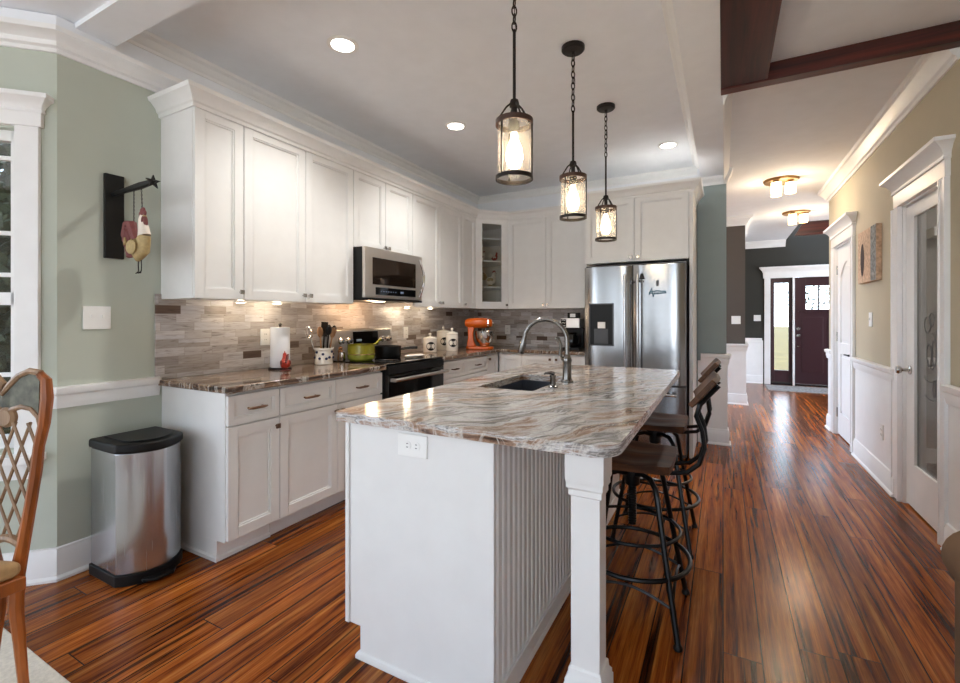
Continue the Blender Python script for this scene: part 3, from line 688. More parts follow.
m.box(0.002, fr, -0.02, 0, 0.002, UH - 0.002); m.box(Ld - fr, Ld - 0.002, -0.02, 0, 0.002, UH - 0.002); m.box(fr, Ld - fr, -0.02, 0, 0.002, 0.082); m.box(fr, Ld - fr, -0.02, 0, UH - 0.058, UH - 0.002)
m.build('door_frame', 'white', dr, 0.0015)
MB().box(fr, Ld - fr, -0.011, -0.008, 0.082, UH - 0.058).build('glass_pane', 'glass', dr, smooth=False)
knob(dr, Ld - 0.03, 0.045)
# back wall uppers
cabinet('two door white wall cabinet on the back wall between the glass cabinet and the refrigerator', (B[0] + 0.002, B[1] + 0.012, UZ), 0, 1.02, UH, YB - B[1] - 0.014,
        [('door', 0, 0.475, 0, UH, ('knob', 0.45, 0.045)), ('door', 0.475, 0.95, 0, UH, ('knob', 0.50, 0.045))])
FY = 4.52
cabinet('short two door white cabinet mounted above the stainless refrigerator', (-1.215, FY, 1.80), 0, 0.945, 0.615, YB - FY - 0.002,
        [('door', 0.0, 0.4725, 0, 0.615, ('knob', 0.44, 0.04)), ('door', 0.4725, 0.945, 0, 0.615, ('knob', 0.505, 0.04))])
tag(MB().box(-0.268, -0.236, FY - 0.02, 5.136, 0, 2.415).build('refrigerator_side_panel', 'white', bevel=0.002), 'tall white panel on the right side of the refrigerator', 'panel')
# cabinet crown
cp = [(0, 2.40), (0.010, 2.40), (0.012, 2.418), (0.022, 2.426), (0.026, 2.442), (0.050, 2.472), (0.062, 2.478), (0.068, 2.498), (0, 2.498)]
cp = [(a, z + 0.001) for a, z in cp]
m = MB().sweep([(XL + 0.003, 1.434), (UX + 0.021, 1.434), (UX + 0.021, 4.604), (B[0] + 0.012, B[1] - 0.009), (-1.22, B[1] - 0.009), (-1.22, FY - 0.021), (-0.234, FY - 0.021), (-0.234, 5.08)], cp)
tag(m.build('crown_molding', 'white', angle=25), 'white crown moulding running along the tops of all wall cabinets', 'crown moulding')

# base cabinets
BX = -2.25
def base_cab(label, y0, w, fronts): return cabinet(label, (BX, y0, 0), RL, w, 0.877, 0.588, fronts, toe=True, name='base_cabinet')
c1 = base_cab('narrow white base cabinet at the left end beside the steel trash can', 1.440, 0.311, [('drawer', 0.002, 0.311, 0.705, 0.862, ('pull',)), ('door', 0.002, 0.311, 0.115, 0.70, ('knob', 0.285, 0.655))])
bb = MB().sweep([(0.309, 0.0699), (-0.0001, 0.0699), (-0.0001, 0.586)], [(0, 0), (-0.0, 0.024), (-0.012, 0.018), (-0.012, 0)]).build('base_shoe', 'white', c1)
base_cab('wide white base cabinet with two drawers over two doors left of the range', 1.753, 0.885, [('drawer', 0.0, 0.423, 0.705, 0.862, ('pull',)), ('drawer', 0.423, 0.885, 0.705, 0.862, ('pull',)),
         ('door', 0.0, 0.4425, 0.115, 0.70, ('knob', 0.415, 0.655)), ('door', 0.4425, 0.885, 0.115, 0.70, ('knob', 0.47, 0.655))])
base_cab('white drawer base cabinet right of the range under the white canisters', 3.43, 0.905, [('drawer', 0.0, 0.4525, 0.705, 0.862, ('pull',)), ('drawer', 0.4525, 0.905, 0.705, 0.862, ('pull',)),
         ('drawer', 0.0, 0.905, 0.42, 0.70, ('pull',)), ('drawer', 0.0, 0.905, 0.115, 0.415, ('pull',))])
base_cab('slim white base cabinet door in the inner corner under the orange mixer', 4.337, 0.30, [('door', 0.0, 0.272, 0.115, 0.862, ('knob', 0.03, 0.82))])
cabinet('white base cabinet door on the back wall nearest the inner corner', (BX + 0.003, 4.66, 0), 0, 0.29, 0.877, 0.575, [('door', 0.022, 0.29, 0.115, 0.862, None)], toe=True, name='base_cabinet')
cabinet('wide white base cabinet on the back wall beneath the coffee maker', (BX + 0.295, 4.66, 0), 0, 0.735, 0.877, 0.575, [('door', 0, 0.3675, 0.115, 0.862, ('knob', 0.33, 0.82)), ('door', 0.3675, 0.735, 0.115, 0.862, ('knob', 0.40, 0.82))], toe=True, name='base_cabinet')
# countertops
tag(MB().box(XL + 0.002, -2.20, 1.415, 2.640, 0.879, 0.914).build('countertop', 'gran_c', bevel=0.006), 'brown veined granite countertop left of the range with the paper towels', 'countertop')
tag(MB().prism([(XL + 0.011, 3.418), (-2.20, 3.418), (-2.20, 4.61), (-1.215, 4.61), (-1.215, YB - 0.011), (XL + 0.011, YB - 0.011)], 0.879, 0.914).build('countertop', 'gran_c', bevel=0.006), 'brown veined granite corner countertop carrying the orange mixer and canisters', 'countertop')
bpy.data.objects['countertop'].location = (0.009, 0, 0)

# ================================================================== ISLAND
IX0, IX1, IY0, IY1 = -1.262, -0.637, 1.285, 3.25
isl = thing('kitchen_island', 'white kitchen island cabinet with beadboard side and square corner post', 'island', (-0.95, 2.2, 0))
def P_(m): return m
OX, OY = 0.95, -2.2
def ibox(m, x0, x1, y0, y1, z0, z1): return m.box(x0 + OX, x1 + OX, y0 + OY, y1 + OY, z0, z1)
m = MB(); ZT = 0.878
SXa, SXb, SYa, SYb = -1.10, -0.80, 2.03, 2.62
for q in ((IX0 + 0.02, IX1 - 0.014, IY0 + 0.02, SYa - 0.03, 0.11, ZT), (IX0 + 0.02, IX1 - 0.014, SYb + 0.03, IY1, 0.11, ZT),
          (IX0 + 0.02, SXa - 0.03, SYa - 0.03, SYb + 0.03, 0.11, ZT), (SXb + 0.03, IX1 - 0.014, SYa - 0.03, SYb + 0.03, 0.11, ZT),
          (SXa - 0.03, SXb + 0.03, SYa - 0.03, SYb + 0.03, 0.11, 0.6), (IX0 + 0.07, IX1 - 0.014, IY0 + 0.02, IY1, 0, 0.11)): ibox(m, *q)
m.build('carcass', 'white', isl)
m = MB(); pl = [(IX0 + 0.02, 0.115), (IX0 + 0.07, 0.115), (IX0 + 0.07, 0.0), (IX1, 0.0), (IX1, ZT), (IX0 + 0.02, ZT)]
m.extr([(x + OX, IY0 + OY, z) for x, z in pl], (0, 0.019, 0)); m.build('end_panel', 'white', isl, 0.002)
m = MB(); ibox(m, IX0 - 0.0, IX0 + 0.0185, IY0 - 0.006, IY0 + 0.05, 0.115, ZT); m.build('corner_stile', 'white', isl, 0.002)
# beadboard
m = MB(); y = IY0 + 0.02; n = int((IY1 - y) / 0.042); pts = []
wb = (IY1 - y) / n
for i in range(n):
    a = y + i * wb
    pts += [(IX1 - 0.007, a), (IX1 - 0.007, a + 0.0045), (IX1 - 0.001, a + 0.0055), (IX1 + 0.0015, a + 0.008), (IX1 - 0.001, a + 0.0105), (IX1 - 0.006, a + 0.0115), (IX1 - 0.006, a + 0.013), (IX1, a + 0.015), (IX1, a + wb - 0.001)]
pts = [(IX1 - 0.013, y)] + pts + [(IX1 - 0.013, IY1)]
m.prism([(a + OX, b + OY) for a, b in pts], 0.0, ZT); m.build('beadboard_panel', 'white', isl, smooth=False)
m = MB(); path = [(IX0 + 0.069, IY1), (IX0 + 0.069, IY0 - 0.0005), (IX1 + 0.003, IY0 - 0.0005), (IX1 + 0.003, IY1)]
m.sweep([(a + OX, b + OY) for a, b in path], [(0, 0), (0.012, 0), (0.012, 0.012), (0.008, 0.02), (0, 0.024)])
m.build('shoe_molding', 'white', isl)
m = MB(); ibox(m, IX1 + 0.001, IX1 + 0.011, IY0 + 0.004, IY1, 0.0, 0.075); m.build('base_board', 'white', isl, 0.003)
# doors facing the range
for i, (a, b) in enumerate(((1.34, 1.79), (1.79, 2.24), (2.24, 2.69), (2.69, 3.24))):
    m = MB(); 
    t = MB(); shaker(t, a, b, 0.12, 0.865)
    bmesh.ops.transform(t.b, matrix=Matrix.Translation((IX0 + 0.02 + OX, OY, 0)) @ Matrix.Rotation(-PI / 2, 4, 'Z') @ Matrix.Diagonal((-1, 1, 1, 1)), verts=t.b.verts)
    t.build('door', 'white', isl, 0.0012)
# corner post
px0, px1, py0, py1 = -0.402, -0.298, 1.287, 1.385
m = MB(); c0, c1_ = (px0 + px1) / 2 + OX, (py0 + py1) / 2 + OY
def sq(m, prof):
    hx, hy = (px1 - px0) / 2, (py1 - py0) / 2
    ring = [[m.b.verts.new((c0 + sx_ * (hx + o), c1_ + sy_ * (hy + o), z)) for sx_, sy_ in ((-1, -1), (1, -1), (1, 1), (-1, 1))] for o, z in prof]
    for A_, B_ in zip(ring, ring[1:]):
        for j in range(4): m.b.faces.new((A_[j], A_[(j + 1) % 4], B_[(j + 1) % 4], B_[j]))
    m.b.faces.new(ring[0][::-1]); m.b.faces.new(ring[-1])
sq(m, [(0.008, 0), (0.008, 0.20), (0.005, 0.205), (0.005, 0.215), (-0.002, 0.225), (-0.004, 0.245), (-0.010, 0.25), (-0.010, 0.745), (-0.004, 0.748), (-0.004, 0.765), (0.001, 0.772), (0.001, 0.785), (0.0045, 0.795), (0.0045, ZT)])
m.build('leg', 'white', isl, 0.0015)
# island countertop with sink cut-out
x0, x1, y0, y1 = -1.283, -0.252, 1.243, 3.32
def arc(cx_, cy_, r, a0, a1, n=8): return [(cx_ + r * math.cos(R(a0 + (a1 - a0) * i / n)), cy_ + r * math.sin(R(a0 + (a1 - a0) * i / n))) for i in range(n + 1)]
bmt = bmesh.new()
outer = arc(x0 + 0.02, y0 + 0.02, 0.02, 180, 270, 4) + arc(x1 - 0.085, y0 + 0.085, 0.085, 270, 360, 10) + arc(x1 - 0.02, y1 - 0.02, 0.02, 0, 90, 4) + arc(x0 + 0.02, y1 - 0.02, 0.02, 90, 180, 4)
hole = arc(SXb - 0.02, SYb - 0.02, 0.02, 0, 90, 3) + arc(SXa + 0.02, SYb - 0.02, 0.02, 90, 180, 3) + arc(SXa + 0.02, SYa + 0.02, 0.02, 180, 270, 3) + arc(SXb - 0.02, SYa + 0.02, 0.02, 270, 360, 3)
mt = MB()
def ringedges(pl):
    vs = [mt.b.verts.new((a, b, 0.914)) for a, b in pl]
    return [mt.b.edges.new((vs[i], vs[(i + 1) % len(vs)])) for i in range(len(vs))]
eo = ringedges(outer); eh = ringedges(hole)
bmesh.ops.triangle_fill(mt.b, use_beauty=True, edges=eo + eh)
bmesh.ops.recalc_face_normals(mt.b, faces=mt.b.faces)
for f in list(mt.b.faces):
    c = f.calc_center_median()
    if SXa + 0.001 < c.x < SXb - 0.001 and SYa + 0.001 < c.y < SYb - 0.001 and all(SXa - 1e-4 < v.co.x < SXb + 1e-4 and SYa - 1e-4 < v.co.y < SYb + 1e-4 for v in f.verts): mt.b.faces.remove(f)
ret = bmesh.ops.extrude_face_region(mt.b, geom=mt.b.faces[:])
bmesh.ops.translate(mt.b, verts=[v for v in ret['geom'] if isinstance(v, bmesh.types.BMVert)], vec=(0, 0, -0.035))
o = mt.build('island_countertop', 'gran_i', bevel=0.007, seg=3, angle=30)
tag(o, 'grey and brown swirled granite countertop on the kitchen island', 'countertop')
# sink
sk = thing('kitchen_sink', 'dark undermount sink set into the island countertop', 'sink', ((SXa + SXb) / 2, (SYa + SYb) / 2, 0.66))
m = MB(); hw, hl = (SXb - SXa) / 2 + 0.012, (SYb - SYa) / 2 + 0.012
for q in ((-hw, hw, -hl, hl, 0, 0.01), (-hw, -hw + 0.01, -hl, hl, 0.01, 0.217), (hw - 0.01, hw, -hl, hl, 0.01, 0.217), (-hw + 0.01, hw - 0.01, -hl, -hl + 0.01, 0.01, 0.217), (-hw + 0.01, hw - 0.01, hl - 0.01, hl, 0.01, 0.217)): m.box(*q)
m.build('basin', 'sinkm', sk, smooth=False)
MB().lathe([(0.045, 0.0105), (0.045, 0.014), (0.03, 0.013), (0, 0.012)]).build('drain', 'chrome', sk)
# faucet
fx, fy = -0.748, 2.405
fc = thing('kitchen_faucet', 'tall brushed gooseneck faucet standing behind the island sink', 'faucet', (fx, fy, 0.9145))
m = MB(); m.lathe([(0.034, 0), (0.034, 0.008), (0.026, 0.016), (0.024, 0.03), (0.024, 0.11), (0.027, 0.12), (0.022, 0.135), (0.015, 0.15), (0.0, 0.152)]); m.build('body', 'dnickel', fc)
pts = [(0, 0, 0.14), (0, 0, 0.20)] + [(-0.125 + 0.125 * math.cos(R(a)), 0, 0.222 + 0.118 * math.sin(R(a))) for a in range(0, 171, 10)]
MB().tube(pts, 0.0125, 12).build('spout', 'dnickel', fc)
p = Vector(pts[-1]); d = Vector((-0.012, 0, -0.05))
MB().tube([p, p + d * 0.3, p + d * 0.8, p + d * 1.5, p + d * 1.9], [0.014, 0.017, 0.019, 0.021, 0.017], 14).build('spray_head', 'dnickel', fc)
m = MB(); m.tube([(-0.02, -0.01, 0.12), (-0.035, -0.015, 0.15), (-0.03, -0.012, 0.20), (-0.045, -0.016, 0.235), (-0.06, -0.02, 0.24)], [0.008, 0.009, 0.009, 0.014, 0.008], 10); m.build('handle', 'dnickel', fc)
sd = thing('soap_dispenser', 'small metal soap dispenser pump next to the faucet base', 'soap dispenser', (-0.752, 2.185, 0.9145))
MB().lathe([(0.024, 0), (0.024, 0.006), (0.014, 0.012), (0.013, 0.05), (0.016, 0.055), (0.016, 0.062), (0.0, 0.066)]).build('base', 'dnickel', sd)
MB().tube([(0.008, 0, 0.07), (-0.012, 0, 0.074), (-0.04, 0, 0.07), (-0.046, 0, 0.062)], [0.009, 0.009, 0.006, 0.005], 8).build('pump_nozzle', 'dnickel', sd)

# outlets and switches
def plate(label, loc, rz, w_, h_, kind, n, horiz=False, name='wall_outlet'):
    t = thing(name, label, 'outlet' if kind == 'o' else 'light switch', loc, rz)
    MB().box(-w_ / 2, w_ / 2, -0.006, 0, -h_ / 2, h_ / 2).build('cover_plate', 'plate', t, 0.002)
    for i in range(n):
        if kind == 'o':
            dx, dz = ((i - (n - 1) / 2) * 0.038, 0) if horiz else (0, (i - (n - 1) / 2) * 0.038)
            o = MB().lathe([(0.0155, -0.006), (0.0155, -0.0085), (0, -0.0085)], (dx, 0, dz), 18, 'Y').build('socket', 'plate', t)
            m = MB(); a, b = (0.004, 0.0) if not horiz else (0.0, 0.004)
            for s in (-1, 1):
                if horiz: m.box(dx - 0.003, dx + 0.004, -0.0092, -0.0084, dz + s * 0.006 - 0.0012, dz + s * 0.006 + 0.0012)
                else: m.box(dx + s * 0.006 - 0.0012, dx + s * 0.006 + 0.0012, -0.0092, -0.0084, dz - 0.003, dz + 0.004)
            m.build('slot', 'black', o)
        else:
            dx = (i - (n - 1) / 2) * 0.046
            MB().box(dx - 0.005, dx + 0.005, -0.014, -0.005, -0.002, 0.016).build('toggle', 'plate', t, 0.002)
plate('white double outlet mounted sideways on the front end of the island', (-0.95, IY0 - 0.0005, 0.820), 0, 0.124, 0.078, 'o', 2, True)
plate('white two toggle switch plate on the sage wall below the rooster plaque', (XL + 0.001, 1.135, 1.264), PI / 2, 0.118, 0.118, 's', 2, name='light_switch')
plate('white outlet on the mosaic backsplash right of the range', (XL + 0.0115, 3.70, 1.115), PI / 2, 0.072, 0.115, 'o', 2)
plate('white outlet on the mosaic backsplash behind the paper towel roll', (XL + 0.0115, 2.10, 1.13), PI / 2, 0.072, 0.115, 'o', 2)
plate('white outlet on the back wall mosaic beside the orange mixer', (-2.40, YB - 0.0115, 1.115), 0, 0.072, 0.115, 'o', 2)
plate('white switch plate on the brown-grey hall wall section', (0.168, 7.649, 1.233), 0, 0.118, 0.118, 's', 2, name='light_switch')
plate('white switch plate on the dark slate wall left of the front door', (0.585, 10.299, 1.262), 0, 0.118, 0.118, 's', 2, name='light_switch')
plate('white switch plate on the beige wall below the canvas picture', (XR - 0.001, 4.86, 1.25), -PI / 2, 0.09, 0.118, 's', 1, name='light_switch')
plate('white outlet low on the right wall wainscot between the two doors', (XR - 0.0105, 4.52, 0.392), -PI / 2, 0.072, 0.115, 'o', 2)

# ================================================================== APPLIANCES
# refrigerator
fz = thing('refrigerator', 'stainless steel french door refrigerator with black water dispenser', 'refrigerator', (-0.7325, 4.33, 0))
Wf, ztop = 0.447, 1.745
MB().box(-Wf, Wf, 0.075, 0.76, 0.02, 1.765).build('body', 'dgrey', fz, 0.004)
MT['steelF'] = steel('refrigerator_steel', (0.34, 0.345, 0.355), 0.2)
def curved_door(x0, x1, z0, z1, name, cut=None):
    m = MB(); n = 16; pts = []
    for i in range(n + 1):
        x = x0 + (x1 - x0) * i / n; u = abs(2 * i / n - 1)
        pts.append((x, 0.028 * u ** 6 - 0.004 * (1 - u * u)))
    pts += [(x1, 0.07), (x0, 0.07)]
    m.prism(pts, z0, z1); return m.build(name, 'steelF', fz, 0.002, angle=50)
dl = curved_door(-Wf, -0.003, 0.665, ztop, 'door'); drr = curved_door(0.003, Wf, 0.665, ztop, 'door'); fd = curved_door(-Wf, Wf, 0.06, 0.65, 'freezer_drawer')
for px_, par in ((-0.055, dl), (0.055, drr)):
    m = MB()
    for z in (0.79, 1.60): m.box(px_ - 0.01, px_ + 0.01, -0.05, 0.0, z - 0.012, z + 0.012)
    m.tube([(px_, -0.055, 0.74), (px_, -0.062, 0.80), (px_, -0.062, 1.60), (px_, -0.055, 1.66)], 0.013, 12); m.build('handle', 'steel', par, 0.002)
m = MB()
for x in (-0.33, 0.33): m.box(x - 0.012, x + 0.012, -0.05, 0.0, 0.575, 0.60)
m.tube([(-0.38, -0.06, 0.588), (0.38, -0.06, 0.588)], 0.013, 12); m.build('handle', 'steel', fd, 0.002)
m = MB(); a0, a1, b0, b1 = -0.397, -0.165, 1.00, 1.40
for q in ((a0, a1, b0, b0 + 0.012), (a0, a1, b1 - 0.012, b1), (a0, a0 + 0.012, b0, b1), (a1 - 0.012, a1, b0, b1)): m.box(q[0], q[1], -0.012, -0.001, q[2], q[3])
dd = MB().box(a0 + 0.012, a1 - 0.012, -0.007, -0.003, b0 + 0.012, b1 - 0.012).build('dispenser', 'black', dl, smooth=False)
m.build('dispenser_frame', 'dgrey', dd, 0.001)
MB().box(a0 + 0.05, a1 - 0.05, -0.011, -0.0071, b0 + 0.02, b0 + 0.16).build('dispenser_tray', 'dgrey', dd, 0.002)
MB().box(a0 + 0.085, a1 - 0.075, -0.018, -0.0071, 1.165, 1.225).build('dispenser_paddle', 'plate', dd, 0.004)
MB().box(a0 + 0.03, a1 - 0.03, -0.0085, -0.0071, 1.26, 1.375).build('dispenser_panel', 'black', dd, 0.001)
def magnet(label, x, z, m, matn, name='refrigerator_magnet'):
    o = m.build(name, matn, None, 0.0008); o.location = (x, 4.3245, z); tag(o, label, 'magnet'); return o
m = MB()
for k, (hw_, z) in enumerate(((0.028, 0.0), (0.022, 0.018), (0.016, 0.034))): m.extr([(-hw_, 0, z), (hw_, 0, z), (hw_ * 0.6, 0, z + 0.016), (-hw_ * 0.6, 0, z + 0.016)], (0, -0.005, 0))
m.tube([(0, -0.003, 0.048), (0, -0.003, 0.066)], 0.002, 6); m.box(-0.02, -0.014, -0.005, 0, -0.03, -0.012); m.box(0.012, 0.018, -0.005, 0, -0.03, -0.012)
magnet('black pagoda shaped magnet high on the right refrigerator door', -0.648, 1.615, m, 'black')
m = MB().extr([(-0.010, 0, 0), (0.010, 0, 0), (0.012, 0, 0.05), (-0.012, 0, 0.05)], (0, -0.005, 0)); magnet('small grey clip magnet above the blue lettering on the refrigerator', -0.515, 1.548, m, 'dgrey')
m = MB(); m.tube([(0.07 * math.cos(a) * 1.0, -0.004, 0.012 * math.sin(a) + 0.002 * math.sin(5 * a)) for a in [i * 2 * PI / 24 for i in range(24)]], 0.004, 6, closed=True)
m.tube([(-0.07, -0.006, -0.02), (-0.05, -0.006, 0.04), (-0.035, -0.004, -0.04), (-0.02, -0.004, 0.01), (0.0, -0.004, -0.012), (0.015, -0.004, 0.014), (0.035, -0.004, -0.01), (0.055, -0.004, 0.012), (0.068, -0.004, -0.012)], 0.005, 6)
magnet('teal blue script lettering magnet on the right refrigerator door', -0.515, 1.492, m, 'teal')

# microwave
mw = thing('microwave', 'stainless over-the-range microwave with dark window and curved handle', 'microwave', (-2.40, 2.638, 1.400), PI / 2)
w_ = 0.744; h_ = 0.411
MB().box(0, w_, 0.03, 0.435, 0, h_).build('case', 'black', mw, 0.003)
dm = MB().box(0, w_, 0.0, 0.028, 0.02, h_).build('door', 'steelH', mw, 0.003)
MB().box(0.085, w_ - 0.10, -0.003, 0.001, 0.125, h_ - 0.075).build('window_glass', 'mwglass', dm, 0.001)
MB().box(0.12, w_ - 0.10, -0.003, 0.001, 0.045, 0.105).build('control_strip', 'blackgl', dm, 0.001)
m = MB()
for i in range(7): m.box(0.18 + i * 0.03, 0.19 + i * 0.03, -0.0045, -0.003, 0.07, 0.078)
m.box(0.43, 0.47, -0.0045, -0.003, 0.066, 0.084); m.build('buttons', mat('button_print', srgb(120, 140, 170), 0.5), dm)
m = MB(); n = 14; m.tube([(w_ - 0.055, -0.012 - 0.045 * math.sin(PI * i / n), 0.05 + (h_ - 0.085) * i / n) for i in range(n + 1)], 0.011, 10, flat=1.0); m.build('handle', 'chrome', dm)
MB().box(0, w_, 0.0, 0.028, 0.0, 0.017).build('vent_grille', 'black', mw, 0.002)
MB().box(0.25, 0.33, 0.08, 0.16, -0.004, -0.0005).build('cooktop_light', 'puck_on', mw); lamp(mw, (0.30, 0.20, -0.06), 2.4, (1, 0.60, 0.32), 0.04)

# range
rg = thing('range', 'black and stainless electric range with rear control panel', 'stove', (-2.185, 2.648, 0), PI / 2)
w_ = 0.764
MB().box(0, w_, 0.03, 0.63, 0.09, 0.905).build('body', 'black', rg, 0.002)
MB().box(-0.0, w_, 0.012, 0.60, 0.906, 0.922).build('cooktop', 'blackgl', rg, 0.004)
m = MB()
for x, y, r in ((0.2, 0.18, 0.10), (0.56, 0.18, 0.08), (0.2, 0.43, 0.075), (0.56, 0.43, 0.10)): m.tube([(x + r * math.cos(i * PI / 16), y + r * math.sin(i * PI / 16), 0.9222) for i in range(32)], 0.0012, 4, closed=True)
m.build('burner_ring', 'dgrey', rg)
bg = MB().extr([(0, 0.585, 0.9225), (0, 0.60, 1.16), (0, 0.615, 1.172), (0, 0.641, 1.172), (0, 0.641, 0.9225)], (w_, 0, 0)).build('backguard', 'steelH', rg, 0.003)
MB().extr([(0.262, 0.5885, 1.02), (0.262, 0.5955, 1.145), (0.262, 0.60, 1.145), (0.262, 0.592, 1.02)], (0.315, 0, 0)).build('control_display', 'blackgl', bg)
MB().box(0.30, 0.36, 0.589, 0.5925, 1.06, 1.08).build('clock_digits', mat('clock_blue', srgb(120, 150, 190), 0.4), bg)
for x in (0.115, 0.205, 0.635, 0.715):
    MB().lathe([(0.026, 0), (0.026, -0.006), (0.020, -0.01), (0.018, -0.032), (0.0, -0.034)], (x, 0.592, 1.07), 18, 'Y').build('knob', 'chrome', rg)
od = MB().box(0.004, w_ - 0.004, 0.0, 0.029, 0.27, 0.84).build('oven_door', 'blackgl', rg, 0.004)
MB().box(0.004, w_ - 0.004, -0.002, 0.029, 0.842, 0.902).build('front_trim', 'black', rg, 0.003)
m = MB()
for x in (0.04, w_ - 0.04): m.box(x - 0.012, x + 0.012, -0.045, 0.002, 0.785, 0.81)
m.tube([(0.02, -0.052, 0.80), (w_ - 0.02, -0.052, 0.80)], 0.014, 12); m.build('handle', 'steelH', od, 0.002)
MB().box(0.004, w_ - 0.004, 0.002, 0.029, 0.10, 0.262).build('storage_drawer', 'steelH', rg, 0.003)

# puck lights under cabinets
for i, (y, lb) in enumerate(((1.83, 'small round under-cabinet light near the open end of the left wall cabinets'), (2.10, 'small round under-cabinet light above the paper towel roll'), (3.55, 'small round under-cabinet light just right of the microwave'), (3.95, 'small round under-cabinet light above the white canisters'))):
    t = thing('under_cabinet_light', lb, 'light', (-2.70, y, 1.3695), 0, 'puck lights below the left wall cabinets')
    MB().lathe([(0.034, -0.0005), (0.034, -0.010), (0.026, -0.012)], (0, 0, 0), 20).build('housing', 'plate', t)
    MB().lathe([(0.026, -0.0125), (0, -0.014)], (0, 0, 0), 20).build('lens', 'puck_on', t)
    lamp(t, (0, 0, -0.03), (0.35, 0.6, 0.9, 0.35)[i], (1, 0.80, 0.55), 0.02)

# ================================================================== COUNTER ITEMS
CT = 0.9148
t = thing('paper_towel_holder', 'white paper towel roll on a stand on the left counter', 'paper towels', (-2.67, 2.10, CT))
MB().lathe([(0.075, 0), (0.075, 0.008), (0.05, 0.012), (0.0, 0.012)]).build('base', 'dbronze', t)
MB().lathe([(0.06, 0.013), (0.062, 0.016), (0.062, 0.282), (0.06, 0.285), (0.02, 0.285), (0.0, 0.27)], seg=32).build('towel_roll', 'paper', t)
MB().lathe([(0.008, 0.285), (0.008, 0.30), (0.013, 0.305), (0.0, 0.318)], seg=12).build('finial', 'dbronze', t)

def rooster_fig(name, label, loc, rz, s, mb='red', mt_='maroon', group=None, cat='figurine'):
    """rooster facing +x, standing at z=0, height ~1 before scaling"""
    t = thing(name, label, cat, loc, rz, group); t.scale = (s, s, s)
    m = MB(); m.lathe([(0.0, 0.0), (0.24, 0.0), (0.25, 0.04), (0.14, 0.07), (0.10, 0.12)], (0, 0, 0), 16)
    m.build('stand', mt_, t)
    b = MB(); ctrl = [(-0.26, 0.42, 0.10), (-0.16, 0.36, 0.20), (0.0, 0.33, 0.25), (0.12, 0.40, 0.22), (0.17, 0.52, 0.16), (0.19, 0.64, 0.11), (0.20, 0.74, 0.095), (0.24, 0.80, 0.085), (0.29, 0.80, 0.05)]
    b.tube([(x, 0, z) for x, z, r in ctrl], [r for x, z, r in ctrl], 14); b.tube([(0, 0, 0.10), (0, 0, 0.25)], [0.08, 0.16], 10)
    b.build('body', mb, t)
    b = MB()
    for k, (dx, dz) in enumerate(((-0.30, 0.40), (-0.38, 0.30), (-0.42, 0.18), (-0.40, 0.06))):
        b.tube([(-0.18, 0, 0.42), (-0.18 + dx * 0.4, 0.02 * (k - 1.5), 0.42 + dz * 0.75), (-0.18 + dx * 0.85, 0.03 * (k - 1.5), 0.42 + dz), (-0.20 + dx * 1.1, 0.03 * (k - 1.5), 0.36 + dz * 0.6)], [0.05, 0.055, 0.045, 0.01], 8)
    b.build('tail', mt_, t)
    b = MB()
    for s_ in (-1, 1): b.ball((-0.02, s_ * 0.19, 0.40), (0.19, 0.06, 0.12), 12)
    b.build('wing', mt_, t)
    b = MB()
    for x, z, r in ((0.14, 0.86, 0.035), (0.19, 0.90, 0.042), (0.25, 0.90, 0.04), (0.29, 0.86, 0.03)): b.ball((x, 0, z), (r, 0.018, r * 1.3), 10)
    b.ball((0.27, 0, 0.68), (0.03, 0.02, 0.06), 10); b.build('comb', 'red', t)
    MB().tube([(0.31, 0, 0.79), (0.38, 0, 0.77)], [0.03, 0.004], 8).build('beak', 'straw', t)
    return t
rooster_fig('rooster_figurine', 'small red rooster figurine standing in front of the paper towel roll', (-2.548, 2.045, CT), R(150), 0.135, 'red', 'maroon')
# utensil crock
cr_ = thing('utensil_crock', 'white and blue ceramic crock holding cooking utensils left of the range', 'crock', (-2.66, 2.475, CT))
MB().lathe([(0.062, 0), (0.066, 0.005), (0.066, 0.108), (0.074, 0.112), (0.074, 0.124), (0.064, 0.124), (0.060, 0.02), (0, 0.02)], seg=28).build('pot', 'ceramic', cr_)
m = MB()
random.seed(8)
for i in range(10):
    a = R(-110 + i * 21); z = 0.04 + 0.055 * random.random(); m.ball((0.0662 * math.cos(a), 0.0662 * math.sin(a), z), (0.009, 0.013, 0.010), 8)
m.build('blue_pattern', 'navy', cr_)
ut = [('wooden_spoon', 'pale wooden spoon leaning left in the utensil crock', 'spoon', 'spoon', (0.02, -0.035), (0.03, -0.06), 0.26),
      ('spatula', 'black spatula standing tall at the centre of the utensil crock', 'spatula', 'black', (-0.01, 0.0), (-0.01, 0.015), 0.30),
      ('ladle', 'black ladle leaning right in the utensil crock', 'ladle', 'black', (0.0, 0.03), (0.02, 0.07), 0.27),
      ('serving_spoon', 'brown wooden serving spoon between the black utensils in the crock', 'spoon', 'spoon', (0.03, 0.01), (0.05, 0.035), 0.25),
      ('spatula', 'dark slotted turner leaning toward the wall in the utensil crock', 'spatula', 'black', (-0.03, 0.02), (-0.05, 0.05), 0.27),
      ('ladle', 'black spoon leaning toward the counter front in the utensil crock', 'spoon', 'black', (0.035, -0.01), (0.06, -0.01), 0.28),
      ('whisk', 'wire whisk leaning outward on the left of the utensil crock', 'whisk', 'chrome', (-0.025, -0.045), (-0.03, -0.10), 0.26)]
